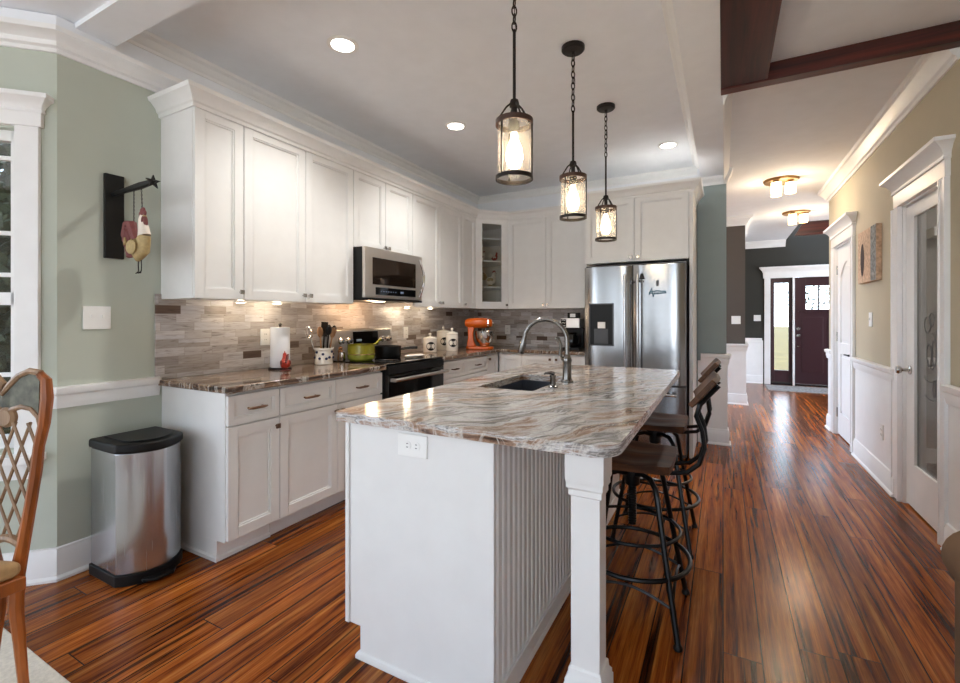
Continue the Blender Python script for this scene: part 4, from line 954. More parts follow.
for nm, lb, ct, mt_, a, b, L in ut:
    t = thing(nm, lb, ct, (-2.66, 2.475, CT + 0.022)); A_ = Vector((a[0], a[1], 0.0)); B_ = Vector((b[0], b[1], L * 0.72)); D = (B_ - A_).normalized()
    MB().tube([A_, B_], 0.006, 8).build('handle', mt_, t)
    m = MB(); c = B_ + D * 0.035
    rot = Vector((0, 0, 1)).rotation_difference(D).to_matrix()
    if nm == 'spatula': bmesh.ops.create_cube(m.b, size=1, matrix=Matrix.Translation(c) @ rot.to_4x4() @ Matrix.Diagonal((0.008, 0.06, 0.09, 1)))
    elif nm == 'whisk':
        for k in range(4):
            q = PI * k / 4; m.tube([c + rot @ Vector((0.028 * math.sin(u) * math.cos(q), 0.028 * math.sin(u) * math.sin(q), 0.045 * -math.cos(u))) for u in [i * PI / 8 for i in range(-8, 9)]], 0.0015, 5)
    else: m.ball(c, (0.012, 0.028, 0.042), 12, rot)
    m.build('head', mt_, t)
# pot on range
t = thing('cooking_pot', 'yellow-green enamel pot on the rear left burner', 'pot', (-2.55, 2.76, 0.9235))
MB().lathe([(0.0, 0), (0.088, 0), (0.104, 0.015), (0.108, 0.045), (0.108, 0.05)], seg=32).build('pot_base', 'potlow', t)
MB().lathe([(0.108, 0.0505), (0.110, 0.052), (0.108, 0.056)], seg=32).build('rim_line', 'bronze', t)
MB().lathe([(0.1075, 0.0565), (0.106, 0.125), (0.110, 0.130), (0.102, 0.130), (0.10, 0.02)], seg=32).build('pot_wall', 'pot', t)
MB().tube([(0.03, 0.10, 0.12), (0.045, 0.125, 0.13), (0.055, 0.15, 0.155), (0.06, 0.165, 0.165)], 0.009, 8).build('handle', 'pot', t)
t = thing('saucepan', 'deep black saucepan behind the spoon rest on the range', 'pan', (-2.56, 3.10, 0.9235))
MB().lathe([(0.0, 0), (0.105, 0), (0.112, 0.01), (0.114, 0.095), (0.119, 0.098), (0.110, 0.098), (0.106, 0.01), (0, 0.01)], seg=30).build('pan_body', 'black', t)
MB().tube([(0.08, 0.075, 0.07), (0.14, 0.13, 0.08), (0.19, 0.17, 0.08)], [0.010, 0.011, 0.012], 8).build('handle', 'black', t)
t = thing('spoon_rest', 'long cream spoon rest at the right edge of the cooktop', 'spoon rest', (-2.36, 3.22, 0.9235), R(75))
MB().ball((0, 0, 0.014), (0.11, 0.04, 0.013), 16).build('dish', 'ceramic', t)
t = thing('pepper_mill', 'small brown wooden pepper mill beside the yellow-green pot', 'pepper mill', (-2.715, 2.70, 0.9235))
MB().lathe([(0.024, 0), (0.024, 0.02), (0.016, 0.05), (0.022, 0.075), (0.014, 0.085), (0.018, 0.10), (0.0, 0.115)], seg=16).build('mill_body', 'spoon', t)
t = thing('salt_jar', 'small clear glass jar next to the pepper mill on the range', 'jar', (-2.66, 2.665, 0.9235)); 
MB().lathe([(0.022, 0), (0.024, 0.004), (0.024, 0.06), (0.016, 0.07)], seg=16).build('jar_body', 'chrome', t)
# canisters
for lb, x, y, r, h in (('smallest white ceramic canister with a black medallion, nearest the range', -2.64, 3.86, 0.070, 0.125), ('tallest white ceramic canister with a black medallion, middle of the three', -2.73, 4.255, 0.076, 0.185), ('white ceramic canister with a black medallion nearest the orange mixer', -2.555, 4.15, 0.066, 0.170)):
    t = thing('canister', lb, 'canister', (x, y, CT), 0, 'white canisters on the back counter')
    MB().lathe([(r * 0.95, 0), (r, 0.006), (r, h), (r * 0.9, h + 0.004), (0.0, h + 0.004)], seg=28).build('jar', 'ceramic', t)
    ld = MB().lathe([(r * 1.03, h + 0.0045), (r * 1.03, h + 0.018), (r * 0.5, h + 0.032), (0.010, h + 0.036), (0.010, h + 0.046), (0.016, h + 0.056), (0.014, h + 0.068), (0.0, h + 0.072)], seg=28).build('lid', 'ceramic', t)
    a = R(-48); q = Vector((math.cos(a), math.sin(a), 0)); side = Vector((-math.sin(a), math.cos(a), 0)); m = MB(); c = q * (r - 0.002) + Vector((0, 0, h * 0.5)); rr = 0.045
    ring = []
    vs = []
    for k in range(20):
        an = 2 * PI * k / 20; p = side * rr * math.cos(an); zz = rr * math.sin(an); d = math.sqrt(max(0, (r + 0.001) ** 2 - (rr * math.cos(an)) ** 2))
        vs.append(m.b.verts.new(p + q * d + Vector((0, 0, h * 0.5 + zz))))
    cv = m.b.verts.new(q * (r + 0.0015) + Vector((0, 0, h * 0.5)))
    for k in range(20): m.b.faces.new((vs[k], vs[(k + 1) % 20], cv))
    o = m.build('medallion', 'black', t)
    m = MB(); m.tube([side * (0.018 * math.cos(u)) + q * (r + 0.0025) + Vector((0, 0, h * 0.5 + 0.018 * math.sin(u))) for u in [i * PI / 5 for i in range(10)]], 0.002, 5, closed=True)
    m.tube([side * -0.01 + q * (r + 0.003) + Vector((0, 0, h * 0.5 - 0.01)), side * 0.0 + q * (r + 0.003) + Vector((0, 0, h * 0.5 + 0.012)), side * 0.01 + q * (r + 0.003) + Vector((0, 0, h * 0.5 - 0.01))], 0.0025, 5); m.build('emblem', 'ceramic', o)
# stand mixer
t = thing('stand_mixer', 'orange stand mixer with metal bowl in the counter corner', 'stand mixer', (-2.40, 4.46, CT), R(26)); t.scale = (1.06, 1.0, 1.06)
MB().prism([(-0.13, -0.055), (-0.10, -0.085), (0.02, -0.075), (0.10, -0.095), (0.15, -0.06), (0.16, 0), (0.15, 0.06), (0.10, 0.095), (0.02, 0.075), (-0.10, 0.085), (-0.13, 0.055)], 0, 0.032).build('base', 'orange', t, 0.010, seg=3)
MB().extr([(-0.125, -0.042, 0.03), (-0.02, -0.042, 0.03), (-0.045, -0.042, 0.08), (-0.055, -0.042, 0.16), (-0.04, -0.042, 0.235), (-0.115, -0.042, 0.235), (-0.11, -0.042, 0.12)], (0, 0.084, 0)).build('column', 'orange', t, 0.012, seg=3)
hd = MB().lathe([(0.0, -0.145), (0.035, -0.14), (0.055, -0.11), (0.062, -0.04), (0.064, 0.04), (0.056, 0.10), (0.046, 0.135), (0.026, 0.145), (0.0, 0.147)], (-0.0, 0, 0.275), 24, 'X', 1.0, 0.88).build('motor_head', 'orange', t)
MB().lathe([(0.020, 0.146), (0.020, 0.158), (0.0, 0.16)], (0, 0, 0.275), 16, 'X').build('hub_cap', 'chrome', hd)
MB().lathe([(0.0572, 0.0), (0.0578, 0.012)], (0.094, 0, 0.275), 24, 'X', 1.0, 0.88).build('trim_band', 'chrome', hd)
MB().lathe([(0.03, 0.033), (0.045, 0.036), (0.05, 0.05), (0.085, 0.085), (0.10, 0.13), (0.103, 0.19), (0.106, 0.192), (0.10, 0.192), (0.095, 0.13), (0.0, 0.06)], (0.065, 0, 0), 28).build('bowl', 'chrome', t)
MB().tube([(0.07, 0, 0.235), (0.07, 0, 0.17), (0.07, 0, 0.12)], [0.016, 0.010, 0.02], 10).build('beater', 'chrome', t)
# coffee maker
t = thing('coffee_maker', 'black and steel drip coffee maker beside the refrigerator', 'coffee maker', (-1.455, 4.90, CT))
MB().box(-0.10, 0.10, -0.12, 0.13, 0, 0.03).build('base', 'black', t, 0.006)
MB().box(-0.10, 0.10, 0.05, 0.13, 0.03, 0.24).build('tower', 'black', t, 0.004)
tp = MB().box(-0.105, 0.105, -0.12, 0.13, 0.24, 0.345).build('brew_head', 'steelH', t, 0.006)
MB().box(-0.10, -0.04, -0.1225, -0.120, 0.25, 0.335).build('control_panel', 'black', tp)
m = MB()
for z in (0.262, 0.292, 0.322): m.tube([(-0.09, -0.124, z), (-0.075, -0.124, z + 0.006), (-0.06, -0.124, z), (-0.05, -0.124, z + 0.004)], 0.003, 6)
m.build('control_icons', 'plate', tp)
MB().lathe([(0.055, 0.031), (0.07, 0.05), (0.073, 0.10), (0.06, 0.16), (0.05, 0.175), (0.055, 0.19)], (0, -0.04, 0), 24).build('carafe', 'blackgl', t)
MB().tube([(0.06, -0.07, 0.17), (0.10, -0.095, 0.16), (0.10, -0.095, 0.08), (0.07, -0.08, 0.07)], 0.009, 8).build('carafe_handle', 'black', t)
t = thing('countertop_container', 'small black and white container on top of the coffee maker', 'container', (-1.445, 4.90, CT + 0.346))
MB().box(-0.06, 0.06, -0.05, 0.05, 0, 0.06).build('box_body', 'black', t, 0.006); MB().box(-0.03, 0.03, -0.0515, -0.0502, 0.01, 0.05).build('box_label', 'plate', t)

# figurines in corner cabinet
cx_, cy__ = -2.47, 4.86
for (lb, dx, dy, z, s, mm, m2) in (('left red and white rooster figurine on the second shelf of the glass cabinet', -0.08, -0.04, UZ + SH[1] + 0.017, 0.13, 'cream', 'maroon'),
                                   ('right red and white rooster figurine on the second shelf of the glass cabinet', 0.04, 0.06, UZ + SH[1] + 0.017, 0.12, 'red', 'cream'),
                                   ('tall tan rooster figurine on the lower shelf of the glass cabinet', 0.0, 0.03, UZ + SH[0] + 0.017, 0.21, 'cream', 'straw')):
    rooster_fig('rooster_figurine', lb, (cx_ + dx, cy__ + dy, z), R(30), s, mm, m2)

# ================================================================== ROOSTER PLAQUE (left wall)
t = thing('wall_bracket', 'black wooden wall plaque with a projecting star-tipped arm on the sage wall', 'wall bracket', (XL + 0.001, 1.205, 1.79))
MB().box(0, 0.022, -0.043, 0.043, -0.215, 0.225).build('backboard', 'black', t, 0.003)
MB().tube([(0.022, -0.005, 0.12), (0.12, -0.005, 0.125), (0.28, -0.005, 0.13), (0.395, -0.005, 0.133)], [0.014, 0.013, 0.018, 0.013], 10).build('arm', 'black', t)
m = MB(); pts = []
for k in range(10):
    rr = 0.034 if k % 2 == 0 else 0.014; a = PI / 2 + k * PI / 5; pts.append((0.396, -0.005 + rr * math.cos(a), 0.133 + rr * math.sin(a)))
m.extr(pts, (0.010, 0, 0)); m.tube([(0.406, -0.005, 0.133), (0.43, -0.005, 0.133)], [0.008, 0.002], 8); m.build('star', 'black', t)
rx, ry, rz_ = -2.565, 1.20, 1.508
t = thing('hanging_rooster', 'painted folk art rooster hanging on chains from the black bracket', 'rooster ornament', (rx, ry, rz_))
m = MB(); ctrl = [(-0.045, 0.155, 0.030), (-0.028, 0.115, 0.052), (0.0, 0.095, 0.062), (0.028, 0.105, 0.056), (0.042, 0.145, 0.046), (0.048, 0.165, 0.040)]
m.tube([(x, 0, z) for x, z, r in ctrl], [r for x, z, r in ctrl], 16, flat=1.0); b = m.build('body', 'straw', t); 
for v in b.data.vertices: v.co.y *= 0.5
m = MB(); ctrl = [(0.046, 0.160, 0.040), (0.040, 0.195, 0.034), (0.030, 0.225, 0.026), (0.024, 0.245, 0.022), (0.030, 0.262, 0.016)]
m.tube([(x, 0, z) for x, z, r in ctrl], [r for x, z, r in ctrl], 14); b = m.build('neck', 'cream', t)
for v in b.data.vertices: v.co.y *= 0.6
m = MB()
for k in range(5):
    a0 = 0.04 + 0.016 * k
    m.tube([(-0.02 - 0.004 * k, 0.003 * (k - 2), 0.145 - 0.004 * k), (-0.045 - a0 * 0.3, 0.004 * (k - 2), 0.225 - 0.012 * k), (-0.088 - 0.004 * k, 0.004 * (k - 2), 0.228 - 0.028 * k), (-0.122 + 0.004 * k, 0.004 * (k - 2), 0.175 - 0.026 * k), (-0.098 + 0.007 * k, 0.004 * (k - 2), 0.105 - 0.010 * k)], [0.016, 0.024, 0.024, 0.018, 0.004], 8)
m.build('tail', 'maroon', t)
m = MB(); m.ball((-0.005, -0.034, 0.105), (0.048, 0.010, 0.036), 14); m.tube([(-0.05, -0.036, 0.12), (-0.06, -0.036, 0.155)], [0.012, 0.004], 8); m.build('wing', 'straw', t)
m = MB()
for x, z, r in ((0.012, 0.268, 0.014), (0.024, 0.282, 0.016), (0.04, 0.284, 0.015), (0.052, 0.272, 0.012)): m.ball((x, 0, z), (r, 0.006, r * 1.2), 10)
m.ball((0.058, 0, 0.225), (0.012, 0.010, 0.034), 12); m.ball((0.045, -0.004, 0.235), (0.010, 0.010, 0.024), 12); m.build('comb_and_wattle', 'maroon', t)
MB().tube([(0.045, 0, 0.258), (0.068, 0, 0.252)], [0.008, 0.002], 8).build('beak', 'straw', t)
for s_ in (-1, 1):
    m = MB(); x = 0.006 + 0.012 * s_; m.tube([(x, 0, 0.042), (x + 0.003 * s_, 0, 0.018), (x, 0, -0.012)], 0.0028, 6)
    for a in (-0.012, 0.0, 0.012): m.tube([(x, 0, -0.012), (x + a, -0.008, -0.024)], 0.0022, 5)
    m.build('leg', 'black', t)
def chain(m, p0, p1, link=0.012, r=0.0014, seg=8, w=0.45):
    p0, p1 = Vector(p0), Vector(p1); d = p1 - p0; n = max(2, int(d.length / (link * 0.78))); d.normalize()
    a = d.orthogonal().normalized(); b = d.cross(a)
    for i in range(n):
        c = p0.lerp(p1, (i + 0.5) / n); s = a if i % 2 else b
        m.tube([c + d * (link / 2) * math.cos(u) + s * (link / 2 * w) * math.sin(u) for u in [k * 2 * PI / seg for k in range(seg)]], r, 5, closed=True)
m = MB(); chain(m, (-0.052, 0, 0.205), (-0.045, -0.003, 0.398)); m.build('chain', 'black', t); m = MB(); chain(m, (0.028, 0, 0.29), (0.026, -0.003, 0.398)); m.build('chain', 'black', t)

# ================================================================== TRASH CAN
t = thing('trash_can', 'stainless steel step trash can with black lid beside the base cabinet', 'trash can', (-2.755, 1.222, 0))
def canp(o, dx=0.0):
    hw = 0.146 + o; f0 = 0.232 + dx
    pts = [(0.0 - o, -hw), (f0, -hw)] ; n = 12
    R_ = 0.0
    for i in range(n + 1):
        u = i / n; y = -hw + 0.0 + 2 * hw * u; x = f0 + o + 0.018 + 0.082 * math.sin(PI * u) ** 0.8 * 1.0
        if 0 < i < n: pts.append((x, y * 0.97))
        else: pts.append((f0 + o + 0.012, y))
    pts += [(f0, hw), (-o, hw)]
    out = []
    for p in pts:
        if not out or (Vector(out[-1]) - Vector(p)).length > 1e-3: out.append(p)
    return out
MB().prism(canp(0.006), 0.0, 0.052).build('base', 'black', t, 0.004)
MB().prism(canp(0.0), 0.053, 0.622).build('body', 'steel', t, 0.004, angle=28)
ld = MB().prism(canp(0.008), 0.623, 0.668).build('lid', 'black', t, 0.012, seg=3)
MB().prism([(x * 0.8 + 0.045, y * 0.75) for x, y in canp(0.0)], 0.669, 0.676).build('lid_panel', 'black', ld, 0.003)
MB().prism([(0.27, -0.07), (0.335, -0.075), (0.375, -0.04), (0.38, 0.04), (0.335, 0.075), (0.27, 0.07)], 0.012, 0.026).build('pedal', 'black', t, 0.004)

# ================================================================== PENDANTS
def pendant(label, y):
    t = thing('pendant_light', label, 'pendant light', (-0.765, y, ZK), 0, 'lantern pendants above the island'); Z = lambda z: z - ZK
    MB().lathe([(0.066, -0.0005), (0.066, -0.018), (0.058, -0.026), (0.012, -0.030), (0.008, -0.045), (0, -0.045)], seg=28).build('canopy', 'dbronze', t)
    m = MB(); chain(m, (0, 0, -0.045), (0, 0, Z(2.455)), 0.042, 0.0032, 10, 0.5)
    m.build('chain', 'dbronze', t); m = MB()
    m.tube([(0.004 * math.cos(i * 1.1) + 0.004, 0.018 * math.sin(i * PI / 7) if i < 8 else 0, -0.04 - i * 0.03) for i in range(12)], 0.0018, 5); m.build('cord', 'dbronze', t)
    MB().tube([(0, 0, Z(2.46)), (0, 0, Z(2.17))], 0.0065, 10).build('stem', 'dbronze', t)
    m = MB(); m.lathe([(0.007, Z(2.17)), (0.016, Z(2.168)), (0.02, Z(2.155)), (0.02, Z(2.14)), (0.012, Z(2.135)), (0.012, Z(2.08)), (0.022, Z(2.078)), (0.022, Z(2.03)), (0.0, Z(2.03))], seg=18)
    for k in range(4):
        a = PI / 4 + k * PI / 2; c, s = math.cos(a), math.sin(a); m.tube([(0.018 * c, 0.018 * s, Z(2.15)), (0.035 * c, 0.035 * s, Z(2.135)), (0.068 * c, 0.068 * s, Z(2.085))], 0.004, 6)
    m.build('socket_frame', 'dbronze', t)
    for z0, z1, nm in ((2.062, 2.084, 'top_band'), (1.836, 1.852, 'bottom_band')):
        MB().lathe([(0.072, Z(z0)), (0.078, Z(z0)), (0.078, Z(z1)), (0.072, Z(z1)), (0.072, Z(z0))], seg=32).build(nm, 'lbrown' if nm == 'top_band' else 'dbronze', t)
    for a in (-1.9, -1.9 + 2 * PI / 3, -1.9 + 4 * PI / 3): MB().box(0.0745 * math.cos(a) - 0.003, 0.0745 * math.cos(a) + 0.003, 0.0745 * math.sin(a) - 0.003, 0.0745 * math.sin(a) + 0.003, Z(1.852), Z(2.062)).build('cage_bar', 'dbronze', t)
    MB().lathe([(0.0695, Z(1.84)), (0.0695, Z(2.08))], seg=32, cap=False).build('glass_cylinder', 'amberglass', t)
    MB().lathe([(0.0, Z(1.88)), (0.024, Z(1.89)), (0.036, Z(1.925)), (0.030, Z(1.97)), (0.015, Z(2.005)), (0.012, Z(2.03))], seg=16).build('bulb', 'bulb', t)
    lamp(t, (0, 0, Z(1.925)), 9, (1, 0.88, 0.72), 0.03)
pendant('nearest lantern pendant with a long rod, hanging over the front of the island', 1.735)
pendant('middle lantern pendant of the three above the island', 2.575)
pendant('farthest lantern pendant, hanging nearest the refrigerator', 3.41)
# downlights
for x, y, lb in ((-1.923, 1.93, 'recessed ceiling downlight nearest the dining corner, above the left counter'), (-1.923, 3.18, 'recessed ceiling downlight above the range'), (-0.44, 4.44, 'recessed ceiling downlight in front of the refrigerator')):
    t = thing('recessed_downlight', lb, 'ceiling light', (x, y, ZK), 0, 'recessed downlights in the kitchen ceiling')
    MB().lathe([(0.088, -0.0005), (0.088, -0.004), (0.066, -0.008), (0.062, -0.004)], seg=28).build('trim_ring', 'plate', t)
    MB().lathe([(0.062, -0.005), (0.0, -0.006)], seg=24).build('lens', 'can_on', t)
    l = lamp(t, (0, 0, -0.03), 38, (1, 0.97, 0.92), 0.05, 125)
# hall flush lights
for x, y, lb in ((0.548, 5.815, 'nearer brass flush ceiling light with glowing glass cylinders in the hall'), (0.90, 7.68, 'farther brass flush ceiling light close to the front door beam')):
    t = thing('flush_ceiling_light', lb, 'ceiling light', (x, y, ZH), 0, 'flush ceiling lights in the hall')
    MB().lathe([(0.165, -0.0005), (0.165, -0.012), (0.155, -0.022), (0, -0.024)], seg=32).build('mounting_plate', 'bronze', t)
    for k in range(3):
        a = R(90 + 120 * k + 25); px_, py_ = 0.085 * math.cos(a), 0.085 * math.sin(a)
        o = MB().lathe([(0.030, -0.024), (0.034, -0.04), (0.0, -0.04)], (px_, py_, 0), 18).build('lamp_holder', 'bronze', t)
        MB().lathe([(0.048, -0.041), (0.05, -0.15), (0.045, -0.152), (0.043, -0.045)], (px_, py_, 0), 22).build('glass_shade', 'shade_on', t)
    lamp(t, (0, 0, -0.19), 11, (1, 0.82, 0.60), 0.10)

# ================================================================== STOOLS
def stool(label, cy_s):
    t = thing('bar_stool', label, 'bar stool', (-0.352, cy_s, 0), 0, 'industrial bar stools along the island')
    # seat : saddle
    m = MB(); nx, ny = 12, 12; top = []; bot = []
    for i in range(nx + 1):
        for j in range(ny + 1):
            u, v = i / nx * 2 - 1, j / ny * 2 - 1
            x = 0.175 * u; y = (0.19 - 0.02 * u) * v
            k = max(abs(u), abs(v)); kk = (abs(u) ** 5 + abs(v) ** 5) ** 0.2
            f = k / kk if kk > 0 else 1; x *= f ** 0.35; y *= f ** 0.35
            dish = -0.016 * math.exp(-((u - 0.15) ** 2 + (abs(v) - 0.42) ** 2) * 4)
            edge = -0.004 * max(0, k - 0.9) / 0.1
            top.append(m.b.verts.new((x, y, 0.682 + dish + edge))); bot.append(m.b.verts.new((x * 0.98, y * 0.98, 0.6445)))
    ix = lambda i, j: i * (ny + 1) + j
    for i in range(nx):
        for j in range(ny):
            m.b.faces.new((top[ix(i, j)], top[ix(i + 1, j)], top[ix(i + 1, j + 1)], top[ix(i, j + 1)])); m.b.faces.new((bot[ix(i, j)], bot[ix(i, j + 1)], bot[ix(i + 1, j + 1)], bot[ix(i + 1, j)]))
    per = [ix(i, 0) for i in range(nx)] + [ix(nx, j) for j in range(ny)] + [ix(i, ny) for i in range(nx, 0, -1)] + [ix(0, j) for j in range(ny, 0, -1)]
    for a, b in zip(per, per[1:] + per[:1]): m.b.faces.new((top[a], bot[a], bot[b], top[b]))
    m.build('seat', 'seat', t, angle=50)
    m = MB(); m.box(-0.09, 0.09, -0.09, 0.09, 0.636, 0.644); m.lathe([(0.05, 0.60), (0.05, 0.635)], seg=16); m.build('seat_plate', 'blackmetal', t, 0.002)
    m = MB(); m.lathe([(0.016, 0.36), (0.0165, 0.60)], seg=14)
    for i in range(20): m.lathe([(0.0165, 0.37 + i * 0.011), (0.019, 0.374 + i * 0.011), (0.0165, 0.378 + i * 0.011)], seg=12)
    m.lathe([(0.03, 0.535), (0.032, 0.54), (0.032, 0.60), (0.028, 0.605)], seg=16); m.build('screw_column', 'blackmetal', t)
    prof = [(0.028, 0.585), (0.07, 0.598), (0.115, 0.592), (0.145, 0.565), (0.158, 0.52), (0.172, 0.45), (0.215, 0.25), (0.262, 0.04), (0.268, 0.012)]
    for k in range(4):
        a = PI / 4 + k * PI / 2; c, s = math.cos(a), math.sin(a)
        l = MB().tube([(r * c * 1.06, r * s * 1.06, z) for r, z in prof], 0.0115, 10).build('leg', 'blackmetal', t)
        MB().lathe([(0.014, 0.0), (0.017, 0.004), (0.017, 0.012), (0.012, 0.022)], (0.268 * c * 1.06, 0.268 * s * 1.06, 0.0), 12).build('foot_pad', 'black', l)
    MB().tube([(0.232 * math.cos(i * PI / 20), 0.232 * math.sin(i * PI / 20), 0.238) for i in range(40)], 0.0095, 8, closed=True).build('foot_ring', 'blackmetal', t)
    for k in range(4):
        a0 = PI / 4 + k * PI / 2; a1 = a0 + PI / 2
        for z, r0, bow in ((0.355, 0.198, 0.055), (0.135, 0.252, -0.05)):
            p0 = Vector((r0 * math.cos(a0), r0 * math.sin(a0), z)); p1 = Vector((r0 * math.cos(a1), r0 * math.sin(a1), z)); mid = (a0 + a1) / 2; o_ = Vector((math.cos(mid), math.sin(mid), 0))
            if z < 0.2: MB().tube([p0.lerp(p1, i / 10) + Vector((0, 0, -bow * math.sin(PI * i / 10))) for i in range(11)], 0.006, 8).build('stretcher', 'blackmetal', t)
            else: MB().tube([p0.lerp(p1, i / 10) + o_ * bow * math.sin(PI * i / 10) for i in range(11)], 0.007, 8).build('stretcher', 'blackmetal', t)
    for s in (-1, 1):
        y = s * 0.07
        pts = [(0.02, y, 0.630), (0.16, y, 0.628), (0.225, y, 0.640), (0.268, y, 0.680), (0.288, y, 0.745), (0.280, y, 0.81), (0.258, y, 0.87), (0.272, y, 0.918), (0.310, y, 0.965), (0.338, y, 0.998)]
        MB().tube(pts, 0.0095, 8).build('back_frame', 'blackmetal', t)
    m = MB(); n = 12; ring = []
    for i in range(n + 1):
        v = i / n * 2 - 1; y = 0.17 * v; bow = -0.014 * v * v
        a = [(0.262 + bow, 0.918), (0.345 + bow, 1.018), (0.329 + bow, 1.032), (0.246 + bow, 0.932)]
        ring.append([m.b.verts.new((x, y, z)) for x, z in a])
    for A_, B_ in zip(ring, ring[1:]):
        for j in range(4): m.b.faces.new((A_[j], A_[(j + 1) % 4], B_[(j + 1) % 4], B_[j]))
    m.b.faces.new(ring[0][::-1]); m.b.faces.new(ring[-1]); m.build('backrest', 'slat', t, 0.004)
stool('nearer bar stool with dark wood seat, right behind the white island post', 2.08)
stool('farther bar stool with dark wood seat, closer to the refrigerator', 2.83)

# ================================================================== CANVAS PICTURE
t = thing('canvas_picture', 'unframed canvas of a dark rooster on warm and grey stripes on the beige wall', 'picture', (XR - 0.0005, 4.84, 1.775))
MB().box(-0.035, 0, -0.27, 0.27, -0.215, 0.225).build('canvas', 'canvasR', t, 0.002)
MB().box(-0.0362, -0.0352, -0.268, -0.12, -0.213, 0.223).build('grey_strip', 'canvasG', t)
MB().ball((-0.0365, 0.12, -0.02), (0.0015, 0.06, 0.14), 16).build('rooster_shape', mat('dark_bird_paint', srgb(52, 30, 26), 0.8), t)

# ================================================================== DINING CHAIR, RUG, ARMCHAIR
tag(MB().box(-2.78, -0.9, -1.3, 0.715, 0.0005, 0.016).build('shag_rug', 'rug', bevel=0.006), 'cream shag rug on the wood floor under the dining chair', 'rug')
S_, C_ = math.sin(YAW), math.cos(YAW)
rc_, sc_ = -1.576, 1.5; CA = R(6)
ch = thing('dining_chair', 'carved wooden dining chair with painted lattice back at the left edge', 'chair', (rc_ * C_ - sc_ * S_ + 0.15 * (C_ - math.cos(YAW - CA)), rc_ * S_ + sc_ * C_ + 0.15 * (S_ - math.sin(YAW - CA)), 0.0225), YAW - CA)
def im(px_, py_): return ((px_ - 480) / 455 * sc_ - rc_, 1.2625 + (318 - py_) / 455 * sc_ - 0.0165)
outer = [(39, 376), (46, 382), (47, 400), (44, 425), (38, 448), (35, 472), (29, 505), (21, 545), (13, 580), (12, 612), (16, 645), (20, 683), (22, 698)]
for s in (1, -1):
    pts = []
    for q in outer:
        a, z = im(*q); dep = 0.0
        pts.append((s * a, dep, max(z, 0.0)))
    MB().tube(pts, [0.012, 0.015, 0.017, 0.016, 0.015, 0.016, 0.016, 0.017, 0.021, 0.020, 0.016, 0.014, 0.013], 8).build('back_post', 'chairwood', ch)
def cx2(z): return 0.0
top = [(-2, 396), (6, 387), (16, 378), (28, 373), (40, 375)]
inn = [(-2, 420), (8, 412), (18, 409), (30, 411), (38, 419), (41, 430)]
TP = []; IP = []
for q in top: a, z = im(*q); TP.append((a, cx2(z), z))
for q in inn: a, z = im(*q); IP.append((a, cx2(z), z))
full = [(-a, y, z) for a, y, z in TP[:0:-1]] + TP
m = MB(); m.tube(full, 0.011, 8); full2 = [(-a, y, z) for a, y, z in IP[:0:-1]] + IP; m.tube(full2, 0.009, 8); m.build('top_rail', 'chairgold', ch)
m = MB()
for s in (1, -1):
    T5 = [(s * a, y, z) for a, y, z in TP]; I5 = [(s * a, y, z) for a, y, z in IP[:5]]; front = [Vector(p) for p in T5]; inn_ = [Vector(p) for p in I5]
    for A_, B_, C2, D_ in zip(front, front[1:], inn_[1:], inn_):
        q = [A_, B_, C2, D_]; m.extr([p + Vector((0, -0.003, 0)) for p in q], (0, 0.008, 0))
m.build('painted_panel', 'paintpanel', ch)
a, z = im(3, 420)
MB().lathe([(0.0, -0.012), (0.026, -0.012), (0.034, -0.004), (0.034, 0.006), (0, 0.006)], (0, cx2(z), z), 20, 'Y').build('medallion', 'chairgold', ch)
m = MB(); ztop_, zbot = im(0, 425)[1], im(0, 545)[1]
def halfw(z):
    y = 318 - (z + 0.0165 - 1.2625) * 455 / sc_
    for (x0_, y0_), (x1_, y1_) in zip(outer, outer[1:]):
        if y0_ <= y <= y1_: return im(x0_ + (x1_ - x0_) * (y - y0_) / (y1_ - y0_), y)[0]
    return 0.12
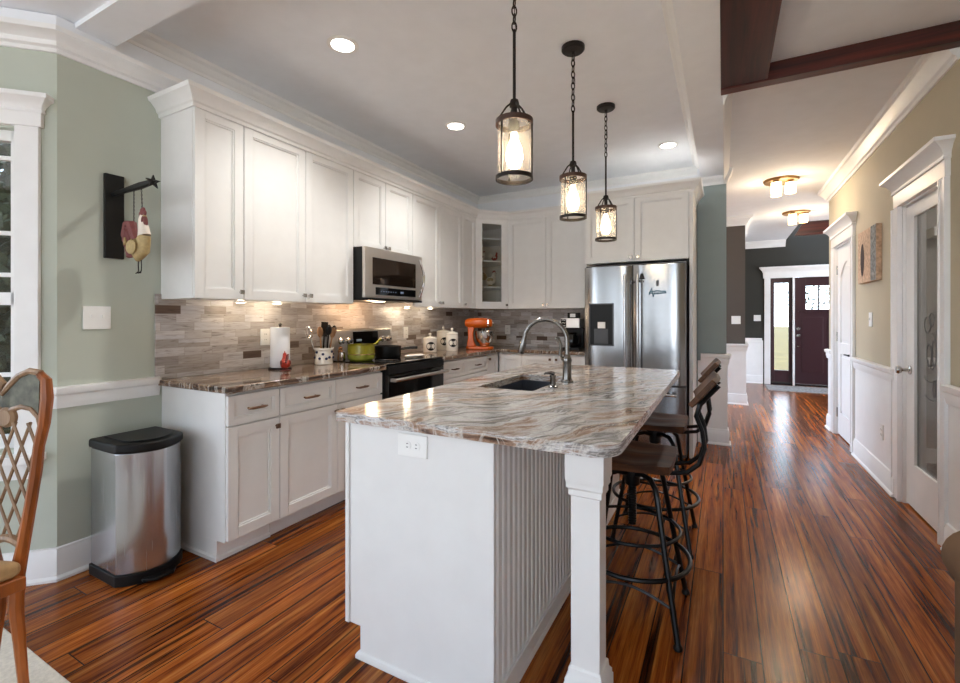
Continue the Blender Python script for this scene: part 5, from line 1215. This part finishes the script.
for s in (1, -1):
    for k in range(-5, 6):
        x0_ = k * 0.055; seg_ = []
        for i in range(25):
            z = zbot + (ztop_ - zbot) * i / 24; x = x0_ + s * (z - (zbot + ztop_) / 2) * 0.42
            if abs(x) < halfw(z) - 0.004: seg_.append((x, cx2(z) + s * 0.004, z))
        if len(seg_) > 2: m.tube(seg_, 0.0048, 6)
m.build('lattice', 'chairgold', ch)
m = MB(); hw_ = halfw(zbot); m.tube([(hw_ * (i / 6 - 1), cx2(zbot), zbot - 0.02 + 0.03 * (1 - (i / 6 - 1) ** 2)) for i in range(13)], 0.013, 8); m.build('lower_rail', 'chairgold', ch)
m = MB(); m.prism([(-0.14, -0.02), (0.10, -0.02), (0.07, -0.10), (0.05, -0.38), (0.02, -0.43), (-0.17, -0.43), (-0.21, -0.38), (-0.165, -0.12)], 0.355, 0.40); m.build('seat_rail', 'chairwood', ch, 0.006)
m = MB(); m.prism([(-0.135, -0.025), (0.095, -0.025), (0.065, -0.10), (0.045, -0.375), (0.015, -0.425), (-0.165, -0.425), (-0.205, -0.375), (-0.16, -0.12)], 0.401, 0.455); m.build('seat_cushion', 'upholst', ch, 0.02, seg=3)
for s in (0.015, -0.18): MB().tube([(s, -0.37, 0.355), (s * 1.06, -0.385, 0.25), (s, -0.38, 0.12), (s * 1.1, -0.40, 0.0)], [0.026, 0.022, 0.014, 0.018], 10).build('leg', 'chairwood', ch)
# armchair at right edge
ac = thing('armchair', 'brown suede armchair whose rolled arm shows at the lower right edge', 'armchair', (0, 0, 0))
m = MB(); m.box(0.662, 0.79, 1.20, 2.05, 0.06, 0.50); ar = m.build('arm', 'suede', ac, 0.03, seg=4)
MB().tube([(0.735, 1.16, 0.485), (0.735, 1.18, 0.485), (0.735, 2.05, 0.485), (0.735, 2.075, 0.485)], [0.06, 0.098, 0.098, 0.06], 24).build('arm_roll', 'suede', ar)
MB().box(0.80, 1.0, 1.22, 1.80, 0.08, 0.42).build('seat_cushion', 'suede', ac, 0.03, seg=4)
MB().box(0.715, 1.0, 1.86, 2.03, 0.08, 0.73).build('backrest', 'suede', ac, 0.05, seg=4)
for x, y in ((0.73, 1.26), (0.73, 1.98), (0.95, 1.26), (0.95, 1.98)): MB().lathe([(0.018, 0), (0.024, 0.08)], (x, y, 0.0), 12).build('leg', 'seat', ac)
